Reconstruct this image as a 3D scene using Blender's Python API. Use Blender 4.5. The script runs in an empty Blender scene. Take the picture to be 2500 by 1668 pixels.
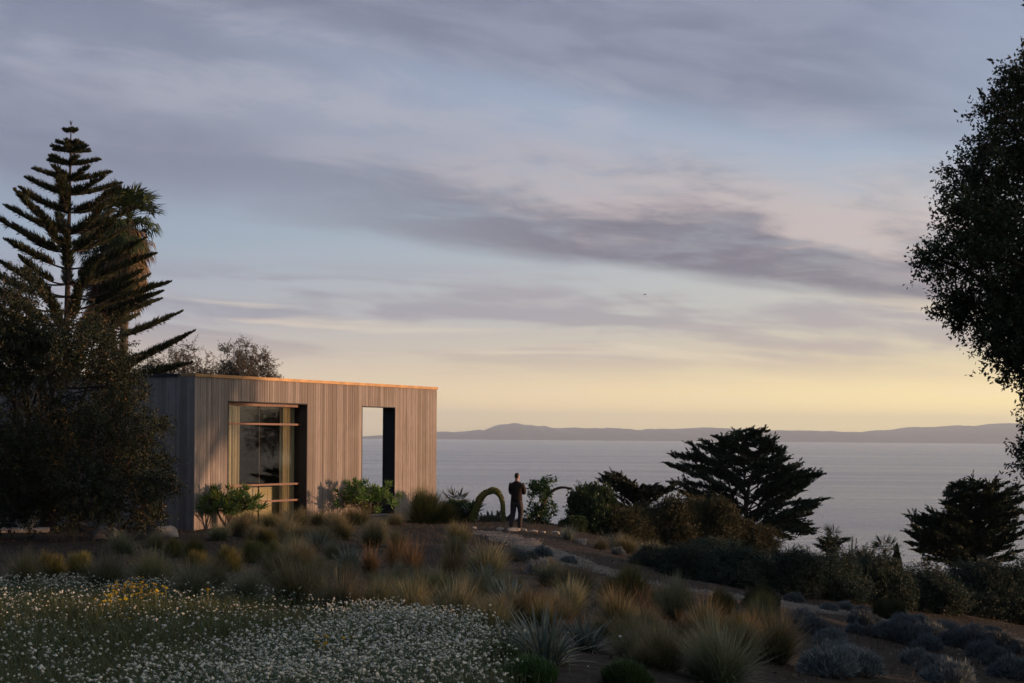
import bpy, bmesh, math, random
import numpy as np
from mathutils import Vector, Matrix

rng = np.random.default_rng(7)
random.seed(7)
sc = bpy.context.scene
COL = sc.collection

# ------------------------------------------------------------------ camera
CAMZ = 3.0
FPX, HOR, ROLL = 3900.0, 1066.0, 0.0078          # focal length and horizon row for a 2500 px wide picture
cd = bpy.data.cameras.new('camera')
cam = bpy.data.objects.new('camera', cd)
COL.objects.link(cam)
cd.sensor_width = 36.0
cd.lens = 36.0 * FPX / 2500.0
cd.shift_y = (HOR - 834.0) / 2500.0
cd.clip_start, cd.clip_end = 0.1, 100000.0
cam.matrix_world = Matrix.Translation((0, 0, CAMZ)) @ Matrix.Rotation(math.pi / 2, 4, 'X') @ Matrix.Rotation(ROLL, 4, 'Z')
sc.camera = cam

# ------------------------------------------------------------------ exposure, sampling
sc.view_settings.view_transform = 'Standard'
sc.view_settings.look = 'None'
sc.view_settings.exposure = 0.45
sc.view_settings.gamma = 1.0
sc.view_settings.use_curve_mapping = False
sc.render.engine = 'CYCLES'
sc.cycles.use_denoising = True
sc.cycles.max_bounces = 6
sc.cycles.diffuse_bounces = 3
sc.cycles.glossy_bounces = 3
sc.cycles.transmission_bounces = 4
sc.cycles.transparent_max_bounces = 12
sc.cycles.volume_bounces = 1

def lin(c):
    return tuple(((v / 255.0) / 12.92 if v / 255.0 <= 0.04045 else ((v / 255.0 + 0.055) / 1.055) ** 2.4) for v in c[:3]) + (1.0,)

# ------------------------------------------------------------------ node expressions
class X:
    """a scalar socket or number in a node tree, with arithmetic"""
    nt = None
    def __init__(s, v): s.v = v
    @staticmethod
    def m(op, *a, clamp=False):
        n = X.nt.nodes.new('ShaderNodeMath'); n.operation = op; n.use_clamp = clamp
        for i, q in enumerate(a):
            q = q.v if isinstance(q, X) else q
            if isinstance(q, (int, float)): n.inputs[i].default_value = q
            else: X.nt.links.new(q, n.inputs[i])
        return X(n.outputs[0])
    def __add__(s, o): return X.m('ADD', s, o)
    __radd__ = __add__
    def __sub__(s, o): return X.m('SUBTRACT', s, o)
    def __rsub__(s, o): return X.m('SUBTRACT', o, s)
    def __mul__(s, o): return X.m('MULTIPLY', s, o)
    __rmul__ = __mul__
    def __truediv__(s, o): return X.m('DIVIDE', s, o)
def smooth(x, a, b, lo=0.0, hi=1.0):
    n = X.nt.nodes.new('ShaderNodeMapRange'); n.interpolation_type = 'SMOOTHSTEP'
    X.nt.links.new(x.v, n.inputs['Value'])
    for k, v in (('From Min', a), ('From Max', b), ('To Min', lo), ('To Max', hi)):
        if isinstance(v, X): X.nt.links.new(v.v, n.inputs[k])
        else: n.inputs[k].default_value = v
    return X(n.outputs[0])
def vec(a, b, c):
    n = X.nt.nodes.new('ShaderNodeCombineXYZ')
    for i, q in enumerate((a, b, c)):
        if isinstance(q, X): X.nt.links.new(q.v, n.inputs[i])
        else: n.inputs[i].default_value = q
    return n.outputs[0]
def noise(v, scale=1.0, detail=4.0, rough=0.5, dist=0.0):
    n = X.nt.nodes.new('ShaderNodeTexNoise')
    if v is not None: X.nt.links.new(v, n.inputs['Vector'])
    n.inputs['Scale'].default_value = scale; n.inputs['Detail'].default_value = detail
    n.inputs['Roughness'].default_value = rough; n.inputs['Distortion'].default_value = dist
    return X(n.outputs['Fac'])
def cmix(f, a, b, mode='MIX'):
    n = X.nt.nodes.new('ShaderNodeMix'); n.data_type = 'RGBA'; n.blend_type = mode
    for k, q in ((0, f), (6, a), (7, b)):
        if isinstance(q, X): X.nt.links.new(q.v, n.inputs[k])
        elif hasattr(q, 'is_linked') or hasattr(q, 'node'): X.nt.links.new(q, n.inputs[k])
        else: n.inputs[k].default_value = q
    return n.outputs[2]
def ramp(x, stops, interp='EASE'):
    n = X.nt.nodes.new('ShaderNodeValToRGB'); cr = n.color_ramp; cr.interpolation = interp
    while len(cr.elements) < len(stops): cr.elements.new(0.5)
    for e, (p, c) in zip(cr.elements, stops): e.position = p; e.color = c
    X.nt.links.new(x.v, n.inputs[0])
    return n.outputs[0]

# ------------------------------------------------------------------ sky: dusk sky with sheets of lavender cloud
SUN_EL = math.radians(3.2)
SUN_AZ = math.radians(90.0)                      # measured from +Y (view direction) towards +X
w = bpy.data.worlds.new('World'); sc.world = w; w.use_nodes = True
nt = w.node_tree; X.nt = nt
for n in list(nt.nodes): nt.nodes.remove(n)
tc = nt.nodes.new('ShaderNodeTexCoord')
sp = nt.nodes.new('ShaderNodeSeparateXYZ'); nt.links.new(tc.outputs['Generated'], sp.inputs[0])
dx, dy, dz = (X(sp.outputs[i]) for i in range(3))
AZ = X.m('ARCTAN2', dx, dy) * 57.2958
EL = X.m('ARCSINE', dz) * 57.2958
warm = smooth(dx, -0.36, 0.46)
def grad(stops):
    return ramp(X.m('DIVIDE', EL, 45.0, clamp=True), [(e / 45.0, lin(c)) for e, c in stops], 'LINEAR')
L_ = grad([(0, (255, 226, 192)), (1.2, (246, 220, 190)), (2.6, (214, 200, 188)), (4.2, (176, 180, 192)), (7.0, (152, 171, 192)), (10.0, (152, 164, 188)), (16.0, (140, 152, 180)), (28, (176, 182, 186)), (45, (206, 210, 205))])
R_ = grad([(0, (255, 246, 176)), (1.2, (255, 240, 176)), (2.6, (244, 226, 178)), (4.2, (214, 210, 194)), (6.5, (196, 203, 204)), (10.0, (164, 184, 206)), (16.0, (150, 167, 198)), (28, (182, 187, 188)), (45, (206, 210, 205))])
sky = cmix(warm, L_, R_)
lowf = noise(vec(dx * 4.0, dy * 4.0, EL * 0.16 + AZ * 0.02), 1.0, 2.0, 0.45)
w1 = (lowf - 0.5) * 3.0
tilt = EL + AZ * 0.15
wisp = noise(vec(dx * 7.0, dy * 7.0, tilt * 0.42 + w1 * 0.3), 1.0, 5.0, 0.5, 0.25)
fine = noise(vec(dx * 13.0, dy * 13.0, tilt * 1.0 + w1 * 0.5 + 4.0), 1.0, 6.0, 0.55, 0.5)
w2 = (fine - 0.5) * 1.1
qa = EL + AZ * 0.17 + w1 * 0.45 + w2
qb = EL + AZ * 0.13 + w1 * 0.35 + w2 * 0.7
# grey-lavender deck at the left and overhead
left = smooth(AZ, 1.0, -13.0) * smooth(EL + w2, 7.2, 9.6)
sky = cmix(left * 0.75, sky, cmix(smooth(wisp, 0.35, 0.65), lin((124, 131, 154)), lin((146, 154, 174))))
deck = smooth(qa, 11.7, 13.6) * smooth(AZ, 19.0, 8.0, 0.45, 1.0)
sky = cmix(deck * 0.85, sky, cmix(smooth(fine + wisp, 0.75, 1.25), lin((117, 124, 148)), lin((140, 146, 168))))
# thin bright wisps between the decks
tex2 = noise(vec(dx * 11.0, dy * 11.0, tilt * 0.8 + w1 * 0.6 + 7.0), 1.0, 7.0, 0.62, 0.7)
mid = smooth(wisp + (tex2 - 0.5) * 1.1, 0.45, 0.78) * smooth(qa, 8.0, 10.0) * smooth(qa, 14.2, 11.8)
sky = cmix(mid * 0.6, sky, cmix(warm, lin((172, 174, 190)), lin((188, 188, 198))))
# the long bank, its firm lower edge falling to the right
tex = noise(vec(dx * 16.0, dy * 16.0, (EL + AZ * 0.05) * 1.5 + w1), 1.0, 6.0, 0.6, 0.9)
bank = smooth(qb, 6.2, 6.95) * smooth(tex * 0.6 + tex2 * 0.6, 0.42, 0.66, 0.62, 1.0) * smooth(qb + (wisp - 0.5) * 3.5, 12.2, 8.6) * smooth(AZ, -12.0, 4.0, 0.15, 1.0)
lit = smooth(fine * 0.75 + tex * 0.7 + smooth(qb, 6.8, 9.6) * 0.5 + (wisp - 0.5) * 0.9, 0.80, 1.30)
sky = cmix(bank * 0.92, sky, cmix(lit, lin((112, 110, 129)), cmix(warm, lin((166, 161, 174)), lin((212, 196, 190)))))
# low stripes
q2 = EL + AZ * 0.045 + (lowf - 0.5) * 1.2
st = noise(vec(dx * 5.0, dy * 5.0, q2 * 0.95 + 9.1), 1.0, 4.0, 0.5, 0.35)
streak = smooth(st + (fine - 0.5) * 0.45, 0.43, 0.60) * smooth(EL, 1.6, 3.4) * smooth(EL + w2 * 0.5, 6.6, 5.0)
sky = cmix(streak * 0.8, sky, cmix(smooth(EL, 2.0, 4.4), lin((205, 186, 172)), cmix(warm, lin((146, 149, 168)), lin((178, 169, 172)))))
cream = smooth(noise(vec(dx * 5.0, dy * 5.0, q2 * 1.5 + 2.3), 1.0, 4.0, 0.5, 0.3), 0.54, 0.70) * smooth(EL, 0.4, 1.6) * smooth(EL, 5.6, 4.0)
sky = cmix(cream * 0.7, sky, cmix(warm, lin((226, 214, 200)), lin((252, 234, 196))))
# the half of the sky away from the sunset is darker and bluer
away = smooth(dx * 0.9 + dy * 0.45, -0.75, 0.35)
sky = cmix(1.0, sky, cmix(away, (0.20, 0.34, 0.58, 1), (1, 1, 1, 1)), 'MULTIPLY')
glow = smooth(EL, 3.2, 0.3) * (warm * 0.75 + 0.30) + 1.0
sky = cmix(1.0, sky, vec(glow, (glow - 1.0) * 0.74 + 1.0, (glow - 1.0) * 0.12 + 1.0), 'MULTIPLY')
csun = dx * math.sin(SUN_AZ) * math.cos(SUN_EL) + dy * math.cos(SUN_AZ) * math.cos(SUN_EL) + dz * math.sin(SUN_EL)
aur = X.m('POWER', X.m('MAXIMUM', csun, 0.0), 9.0) * 1.2
sky = cmix(1.0, sky, vec(aur, aur * 0.66, aur * 0.36), 'ADD')
bg = nt.nodes.new('ShaderNodeBackground'); nt.links.new(sky, bg.inputs[0]); bg.inputs[1].default_value = 0.74
wo = nt.nodes.new('ShaderNodeOutputWorld'); nt.links.new(bg.outputs[0], wo.inputs[0])

# ------------------------------------------------------------------ sun, almost at the horizon on the right
sl = bpy.data.lights.new('sun', 'SUN'); sl.energy = 5.0; sl.angle = math.radians(0.7); sl.color = (1.0, 0.57, 0.34)
so = bpy.data.objects.new('sun', sl); COL.objects.link(so)
sdir = Vector((math.sin(SUN_AZ) * math.cos(SUN_EL), math.cos(SUN_AZ) * math.cos(SUN_EL), math.sin(SUN_EL)))
so.rotation_euler = (-sdir).to_track_quat('-Z', 'Y').to_euler()

# ------------------------------------------------------------------ helpers
def tag(o, label=None, cat=None, group=None, kind=None):
    if label: o['label'] = label
    if cat: o['category'] = cat
    if group: o['group'] = group
    if kind: o['kind'] = kind
    return o
def empty(name, loc=(0, 0, 0), rz=0.0):
    o = bpy.data.objects.new(name, None); COL.objects.link(o)
    o.location = loc; o.rotation_euler = (0, 0, rz); o.empty_display_size = 0.2
    return o
def link(name, me, parent=None, loc=None):
    o = bpy.data.objects.new(name, me); COL.objects.link(o)
    if parent is not None: o.parent = parent
    if loc is not None: o.location = loc
    return o
class MB:
    """collects vertices and faces (numpy) for one mesh"""
    def __init__(s): s.V, s.F, s.T, s.A, s.n = [], [], [], [], 0
    def add(s, V, F, tint=None, along=None):
        V = np.asarray(V, float).reshape(-1, 3); F = np.asarray(F, int)
        s.V.append(V); s.F.append(F + s.n); s.n += len(V)
        s.T.append(np.full(len(V), 0.5) if tint is None else np.broadcast_to(np.asarray(tint, float), (len(V),)).copy())
        s.A.append(np.full(len(V), 0.5) if along is None else np.broadcast_to(np.asarray(along, float), (len(V),)).copy())
        return s
    def mesh(s, name, mat, smoothed=False):
        me = bpy.data.meshes.new(name)
        V = np.concatenate(s.V)
        me.vertices.add(len(V)); me.vertices.foreach_set('co', V.astype(np.float32).ravel())
        li, ls, lt, off = [], [], [], 0
        for f in s.F:
            k = f.shape[1]; li.append(f.ravel()); ls.append(off + np.arange(len(f)) * k); lt.append(np.full(len(f), k)); off += f.size
        li = np.concatenate(li); ls = np.concatenate(ls); lt = np.concatenate(lt)
        me.loops.add(len(li)); me.loops.foreach_set('vertex_index', li.astype(np.int32))
        me.polygons.add(len(ls)); me.polygons.foreach_set('loop_start', ls.astype(np.int32)); me.polygons.foreach_set('loop_total', lt.astype(np.int32))
        me.update(calc_edges=True)
        for nm, arr in (('tint', s.T), ('along', s.A)):
            a = me.attributes.new(nm, 'FLOAT', 'POINT'); a.data.foreach_set('value', np.concatenate(arr).astype(np.float32))
        me.polygons.foreach_set('use_smooth', np.full(len(me.polygons), smoothed))
        me.materials.append(mat); me.validate()
        return me
    def build(s, name, mat, parent=None, loc=None, smoothed=False):
        return link(name, s.mesh(name, mat, smoothed), parent, loc)
    # shapes
    def box(s, c, size, ax=None, tint=0.5):
        """box centred at c; ax = three axis vectors"""
        c = np.asarray(c, float); h = np.asarray(size, float) / 2
        ax = np.eye(3) if ax is None else np.asarray(ax, float)
        sg = np.array([[-1,-1,-1],[1,-1,-1],[1,1,-1],[-1,1,-1],[-1,-1,1],[1,-1,1],[1,1,1],[-1,1,1]]) * h
        return s.add(c + sg @ ax, [[0,3,2,1],[4,5,6,7],[0,1,5,4],[1,2,6,5],[2,3,7,6],[3,0,4,7]], tint)
    def tube(s, P, R, k=6, tint=0.5, caps=True):
        P = np.asarray(P, float); R = np.broadcast_to(np.asarray(R, float), (len(P),)); n = len(P)
        T = np.gradient(P, axis=0); T /= np.linalg.norm(T, axis=1)[:, None] + 1e-9
        up = np.array([0, 0, 1.0]) if abs(T[0][2]) < 0.9 else np.array([1.0, 0, 0])
        V = []
        for i in range(n):
            a = np.cross(T[i], up); a /= np.linalg.norm(a) + 1e-9; b = np.cross(T[i], a); up = np.cross(a, T[i])
            th = np.arange(k) * 2 * math.pi / k
            V.append(P[i] + R[i] * (np.cos(th)[:, None] * a + np.sin(th)[:, None] * b))
        V = np.concatenate(V)
        i, j = np.meshgrid(np.arange(n - 1), np.arange(k), indexing='ij')
        F = np.stack([i * k + j, i * k + (j + 1) % k, (i + 1) * k + (j + 1) % k, (i + 1) * k + j], -1).reshape(-1, 4)
        s.add(V, F, tint, np.repeat(np.linspace(0, 1, n), k))
        if caps and k == 4: s.add(np.concatenate([V[:4], V[-4:]]), [[3, 2, 1, 0], [4, 5, 6, 7]], tint)
        elif caps:
            s.add(np.concatenate([V[:k], V[-k:], P[:1], P[-1:]]), [[(j + 1) % k, j, 2 * k] for j in range(k)] + [[k + j, k + (j + 1) % k, 2 * k + 1] for j in range(k)], tint)
        return s
    def leaves(s, P, D, L, W, fold=0.25, tint=None, N=None):
        """rhombic leaves at P pointing along D"""
        n = len(P)
        D = D / (np.linalg.norm(D, axis=1)[:, None] + 1e-9)
        N = rng.normal(size=(n, 3)) if N is None else N
        S = np.cross(D, N); S /= np.linalg.norm(S, axis=1)[:, None] + 1e-9
        U = np.cross(S, D)
        L = np.broadcast_to(L, (n,))[:, None]; W = np.broadcast_to(W, (n,))[:, None]
        m = P + D * L * 0.45
        V = np.stack([P, m + S * W / 2 + U * L * fold * 0.3, P + D * L - U * L * fold * 0.25, m - S * W / 2 + U * L * fold * 0.3], 1).reshape(-1, 3)
        F = np.arange(n)[:, None] * 4 + np.array([[0, 1, 2, 3]])
        t = rng.random(n) if tint is None else tint
        return s.add(V, F, np.repeat(t, 4), np.tile([0, .5, 1, .5], n))
    def blades(s, B, az, th0, th1, L, W, seg=4, tint=None, twist=0.5):
        """curved tapering blades from base points B; lean th0 at the base to th1 at the tip (radians from vertical)"""
        n = len(B); t = np.linspace(0, 1, seg + 1)
        az = np.broadcast_to(az, (n,)); L = np.broadcast_to(L, (n,)); W = np.broadcast_to(W, (n,))
        H = np.stack([np.cos(az), np.sin(az), np.zeros(n)], 1)
        tw = rng.normal(0, twist, n)
        Sd = np.stack([-np.sin(az + tw), np.cos(az + tw), np.zeros(n)], 1)
        P = np.asarray(B, float).copy(); rows = []
        for k in range(seg + 1):
            if k:
                tm = (t[k] + t[k - 1]) / 2; th = th0 + (th1 - th0) * tm ** 1.3
                P = P + (H * np.sin(th)[:, None] + np.array([0, 0, 1]) * np.cos(th)[:, None]) * (L / seg)[:, None]
            wd = W * (1 - t[k]) ** 0.6 * 0.5 + W * 0.06
            rows.append(np.stack([P - Sd * wd[:, None], P + Sd * wd[:, None]], 1))
        V = np.stack(rows, 1).reshape(n, -1, 3)
        f = np.array([[2 * k, 2 * k + 1, 2 * k + 3, 2 * k + 2] for k in range(seg)])
        F = (np.arange(n)[:, None, None] * (2 * (seg + 1)) + f[None]).reshape(-1, 4)
        tt = rng.random(n) if tint is None else tint
        return s.add(V.reshape(-1, 3), F, np.repeat(tt, 2 * (seg + 1)), np.tile(np.repeat(t, 2), n))
    def spikes(s, P, D, L, W, tint=None):
        """slim four-sided spikes, base P along D"""
        n = len(P); D = D / (np.linalg.norm(D, axis=1)[:, None] + 1e-9)
        a = np.cross(D, rng.normal(size=(n, 3))); a /= np.linalg.norm(a, axis=1)[:, None] + 1e-9; b = np.cross(D, a)
        L = np.broadcast_to(L, (n,))[:, None]; W = np.broadcast_to(W, (n,))[:, None] / 2
        m = P + D * L * 0.35
        V = np.stack([P, m + a * W, m - a * W * 0.5 + b * W * 0.87, m - a * W * 0.5 - b * W * 0.87, P + D * L], 1).reshape(-1, 3)
        f = np.array([[0, 2, 1], [0, 3, 2], [0, 1, 3], [1, 2, 4], [2, 3, 4], [3, 1, 4]])
        F = (np.arange(n)[:, None, None] * 5 + f[None]).reshape(-1, 3)
        t = rng.random(n) if tint is None else tint
        return s.add(V, F, np.repeat(t, 5), np.tile([0, .4, .4, .4, 1], n))

ORD = ['first', 'second', 'third', 'fourth', 'fifth', 'sixth', 'seventh', 'eighth', 'ninth', 'tenth', 'eleventh', 'twelfth', 'thirteenth', 'fourteenth']
def unit(n):
    v = rng.normal(size=(n, 3)); return v / np.linalg.norm(v, axis=1)[:, None]

# ------------------------------------------------------------------ materials
def new_mat(name):
    m = bpy.data.materials.new(name); m.use_nodes = True; X.nt = m.node_tree
    for n in list(m.node_tree.nodes): m.node_tree.nodes.remove(n)
    return m, m.node_tree
def out(nt, sh, disp=None):
    o = nt.nodes.new('ShaderNodeOutputMaterial'); nt.links.new(sh, o.inputs[0])
def attr(name):
    n = X.nt.nodes.new('ShaderNodeAttribute'); n.attribute_name = name; return X(n.outputs['Fac'])
def bsdf(col, rough=0.7, spec=0.3, metal=0.0, bump=None, bstr=0.3, bdist=0.02):
    n = X.nt.nodes.new('ShaderNodeBsdfPrincipled')
    if isinstance(col, (tuple, list)): n.inputs['Base Color'].default_value = col
    else: X.nt.links.new(col, n.inputs['Base Color'])
    if isinstance(rough, X): X.nt.links.new(rough.v, n.inputs['Roughness'])
    else: n.inputs['Roughness'].default_value = rough
    n.inputs['Specular IOR Level'].default_value = spec; n.inputs['Metallic'].default_value = metal
    if bump is not None:
        b = X.nt.nodes.new('ShaderNodeBump'); b.inputs['Strength'].default_value = bstr; b.inputs['Distance'].default_value = bdist
        X.nt.links.new(bump.v, b.inputs['Height']); X.nt.links.new(b.outputs[0], n.inputs['Normal'])
    return n.outputs[0]
def objrand():
    n = X.nt.nodes.new('ShaderNodeObjectInfo'); return X(n.outputs['Random'])
def objco():
    n = X.nt.nodes.new('ShaderNodeTexCoord'); return n.outputs['Object']
def rgba(c): return (c[0], c[1], c[2], 1.0)
def leaf_mat(name, c0, c1, c2=None, tip=None, transl=0.25, rough=0.55, spec=0.25, odd=0.12):
    """foliage: colour varies from leaf to leaf, from plant to plant, and along the blade if tip is given"""
    m, nt = new_mat(name)
    t = attr('tint'); a = attr('along')
    c = cmix(smooth(t, 0.0, 0.9), rgba(c0), rgba(c1))
    if c2: c = cmix(smooth(t, 1 - odd - 0.02, 1 - odd), c, rgba(c2))
    if tip: c = cmix(smooth(a, 0.28, 1.0) * 0.85, c, cmix(t, rgba(tip), rgba([v * 0.6 for v in tip])))
    r = objrand()
    h = X.nt.nodes.new('ShaderNodeHueSaturation'); nt.links.new(c, h.inputs['Color'])
    nt.links.new((r * 0.5 + 0.75).v, h.inputs['Value']); nt.links.new((r * 0.03 + 0.485).v, h.inputs['Hue'])
    p = bsdf(h.outputs[0], rough, spec)
    tr = nt.nodes.new('ShaderNodeBsdfTranslucent'); nt.links.new(h.outputs[0], tr.inputs[0])
    mx = nt.nodes.new('ShaderNodeMixShader'); mx.inputs[0].default_value = transl
    nt.links.new(p, mx.inputs[1]); nt.links.new(tr.outputs[0], mx.inputs[2])
    out(nt, mx.outputs[0]); return m
def plain(name, c, rough=0.7, spec=0.3, var=0.35, scale=6.0, metal=0.0, bstr=0.3):
    m, nt = new_mat(name)
    n = noise(objco(), scale, 6.0, 0.6); n2 = noise(objco(), scale * 7.0, 4.0, 0.6)
    c2 = cmix(smooth(n * 0.7 + n2 * 0.3, 0.3, 0.7), rgba([v * (1 - var) for v in c]), rgba([min(1, v * (1 + var)) for v in c]))
    out(nt, bsdf(c2, rough, spec, metal, n2, bstr, 0.01)); return m

M = {}
M['bark'] = plain('bark', (0.045, 0.034, 0.026), 0.9, 0.1, 0.5, 3.0)
M['palebark'] = plain('pale_bark', (0.10, 0.085, 0.07), 0.9, 0.1, 0.4, 5.0)
M['oak'] = leaf_mat('oak_leaf', (0.018, 0.026, 0.012), (0.042, 0.055, 0.02), (0.09, 0.06, 0.02), transl=0.12)
M['darktree'] = leaf_mat('dark_tree_leaf', (0.016, 0.023, 0.012), (0.034, 0.040, 0.018), (0.12, 0.07, 0.03), transl=0.15)
M['pine'] = leaf_mat('pine_branchlet', (0.02, 0.03, 0.013), (0.05, 0.062, 0.022), (0.09, 0.065, 0.025), transl=0.1)
M['palm'] = leaf_mat('palm_leaf', (0.028, 0.045, 0.016), (0.06, 0.08, 0.026), transl=0.2)
M['palmdry'] = leaf_mat('dry_palm_leaf', (0.10, 0.062, 0.032), (0.21, 0.13, 0.07), transl=0.25)
M['cypress'] = leaf_mat('cypress_spray', (0.014, 0.024, 0.013), (0.03, 0.043, 0.02), transl=0.05)
M['feather'] = leaf_mat('feathery_leaf', (0.12, 0.12, 0.09), (0.23, 0.21, 0.165), (0.28, 0.22, 0.14), transl=0.3)
M['grass'] = leaf_mat('tuft_grass', (0.042, 0.062, 0.022), (0.085, 0.10, 0.038), tip=(0.34, 0.28, 0.145), transl=0.3)
M['greygrass'] = leaf_mat('grey_tuft_grass', (0.050, 0.070, 0.032), (0.098, 0.118, 0.056), tip=(0.34, 0.31, 0.19), transl=0.3)
M['mound'] = leaf_mat('green_mound_grass', (0.034, 0.054, 0.015), (0.068, 0.092, 0.026), tip=(0.21, 0.18, 0.055), transl=0.3)
M['redgrass'] = leaf_mat('russet_grass', (0.055, 0.05, 0.022), (0.10, 0.078, 0.035), tip=(0.30, 0.18, 0.09), transl=0.3)
M['strap'] = leaf_mat('strap_leaf', (0.07, 0.105, 0.085), (0.15, 0.20, 0.165), (0.36, 0.33, 0.2), tip=(0.22, 0.25, 0.19), transl=0.15, rough=0.4, odd=0.1)
M['lavender'] = leaf_mat('lavender_leaf', (0.085, 0.108, 0.098), (0.165, 0.195, 0.185), tip=(0.24, 0.265, 0.26), transl=0.15, rough=0.8)
M['blueshrub'] = leaf_mat('blue_green_leaf', (0.027, 0.042, 0.026), (0.056, 0.078, 0.052), transl=0.15)
M['oliveshrub'] = leaf_mat('olive_leaf', (0.034, 0.040, 0.015), (0.072, 0.072, 0.028), (0.10, 0.07, 0.03), transl=0.2)
M['greenshrub'] = leaf_mat('broad_green_leaf', (0.025, 0.055, 0.018), (0.055, 0.10, 0.035), transl=0.25, rough=0.4)
M['whorl'] = leaf_mat('whorled_leaf', (0.06, 0.115, 0.028), (0.13, 0.20, 0.045), (0.45, 0.33, 0.03), transl=0.35, rough=0.45, odd=0.06)
M['agave'] = leaf_mat('agave_leaf', (0.05, 0.09, 0.05), (0.09, 0.14, 0.08), transl=0.1, rough=0.4)
M['agavespike'] = leaf_mat('agave_flower_spike', (0.20, 0.24, 0.06), (0.34, 0.34, 0.10), (0.46, 0.40, 0.16), transl=0.3)
M['fern'] = leaf_mat('feathery_ground_cover', (0.034, 0.07, 0.02), (0.07, 0.115, 0.034), transl=0.3)
M['flowerleaf'] = leaf_mat('flower_leaf', (0.07, 0.095, 0.05), (0.14, 0.17, 0.10), transl=0.3)
M['dry'] = leaf_mat('dry_grass', (0.06, 0.05, 0.028), (0.12, 0.088, 0.05), tip=(0.18, 0.13, 0.075), transl=0.3)
M['meadow'] = leaf_mat('meadow_grass', (0.05, 0.08, 0.024), (0.11, 0.14, 0.042), (0.24, 0.16, 0.08), tip=(0.17, 0.17, 0.065), transl=0.3)
M['white'] = leaf_mat('white_petal', (0.34, 0.345, 0.265), (0.72, 0.70, 0.59), transl=0.25, rough=0.8)
M['yellow'] = leaf_mat('yellow_petal', (0.62, 0.36, 0.02), (0.80, 0.56, 0.03), transl=0.3)
M['stone'] = plain('stone', (0.26, 0.235, 0.205), 0.9, 0.2, 0.4, 4.0)
M['palestone'] = plain('pale_stone', (0.40, 0.36, 0.30), 0.9, 0.2, 0.2, 3.0)
M['litter'] = leaf_mat('leaf_litter', (0.05, 0.034, 0.022), (0.13, 0.09, 0.06), (0.28, 0.22, 0.16), transl=0.1, odd=0.06)
M['pebble'] = leaf_mat('path_pebble', (0.11, 0.10, 0.088), (0.24, 0.215, 0.185), transl=0.0, rough=0.9)

# ------------------------------------------------------------------ places: picture position -> ray -> ground
def ray(x, y):
    """(x, y) measured on the photograph scaled to 2350 px wide -> direction with unit depth"""
    a = (x * 1.06383 - 1250.0) / FPX; b = -(y * 1.06383 - HOR) / FPX
    c, s = math.cos(ROLL), math.sin(ROLL)
    return a * c - b * s, a * s + b * c
def at(x, y, Y):
    a, b = ray(x, y); return np.array([a * Y, Y, CAMZ + b * Y])
KY = np.array([-60, -20, 0, 5, 11, 20, 28, 36, 46, 52, 57, 63, 75, 90, 120, 150, 200, 400.0])
KD = np.array([1.0, 1.15, 1.3, 1.5, 1.72, 2.08, 2.40, 2.6, 2.76, 2.88, 3.0, 3.9, 6.3, 11, 20.5, 27, 32, 40.0])
def sstep(x, a, b):
    t = np.clip((x - a) / (b - a), 0, 1); return t * t * (3 - 2 * t)
def bumps(x, y):
    return (np.sin(x * 0.9 + y * 0.37) * np.cos(y * 0.71 - x * 0.23) * 0.045 + np.sin(x * 2.3 - y * 1.7 + 1.0) * 0.018
            + np.sin(x * 4.1 + y * 3.3) * np.sin(y * 5.2 - x * 1.1) * 0.012)
def ground(x, y):
    x = np.asarray(x, float); y = np.asarray(y, float)
    k = 1.0 - 0.68 * sstep(-x, 4.0, 12.0) - 0.45 * sstep(x, 4.0, 12.0) * (y < 130)
    ye = np.where((y > 52), 52 + (y - 52) * k, y)
    ye = np.where(y > 110, np.maximum(ye, 52 + (y - 52) * (k + (1 - k) * sstep(y, 110, 150))), ye)
    d = np.interp(ye, KY, KD)
    xr = np.maximum(x, 0)
    d = d + 0.17 * np.where(xr < 26, xr - np.where(xr < 1.5, xr - xr * xr / 3.0 - xr * 0.0, 0.75) * 1.0, 25.25 + (xr - 26) * 0.05) * sstep(y, 2, 14)
    return CAMZ - d + bumps(x, y) * sstep(np.hypot(x, y), 200, 90)
def hit(x, y, y0=7.0):
    """ground point seen at picture position (x, y)"""
    a, b = ray(x, y)
    Y = np.linspace(y0, 110, 6000)
    h = CAMZ + b * Y - ground(a * Y, Y)
    i = int(np.argmax(h < 0)) if (h < 0).any() else int(np.argmin(np.where(Y < 60, h, 1e9)))
    yy = Y[i]
    if HOUSE:                                     # plants stand in front of the house wall
        o_, d_, n_, l_ = HOUSE
        while yy > 20:
            p_ = np.array([a * yy, yy]) - o_; u_, s_ = float(p_ @ d_), float(p_ @ n_)
            if s_ > 0.55 or u_ > l_ + .3 or u_ < -1.5: break
            yy -= 0.05
    return np.array([a * yy, yy, float(ground(a * yy, yy))])
HOUSE = None
PXM = FPX / 1.06383                              # picture units (2350 wide) per metre at unit depth

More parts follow.
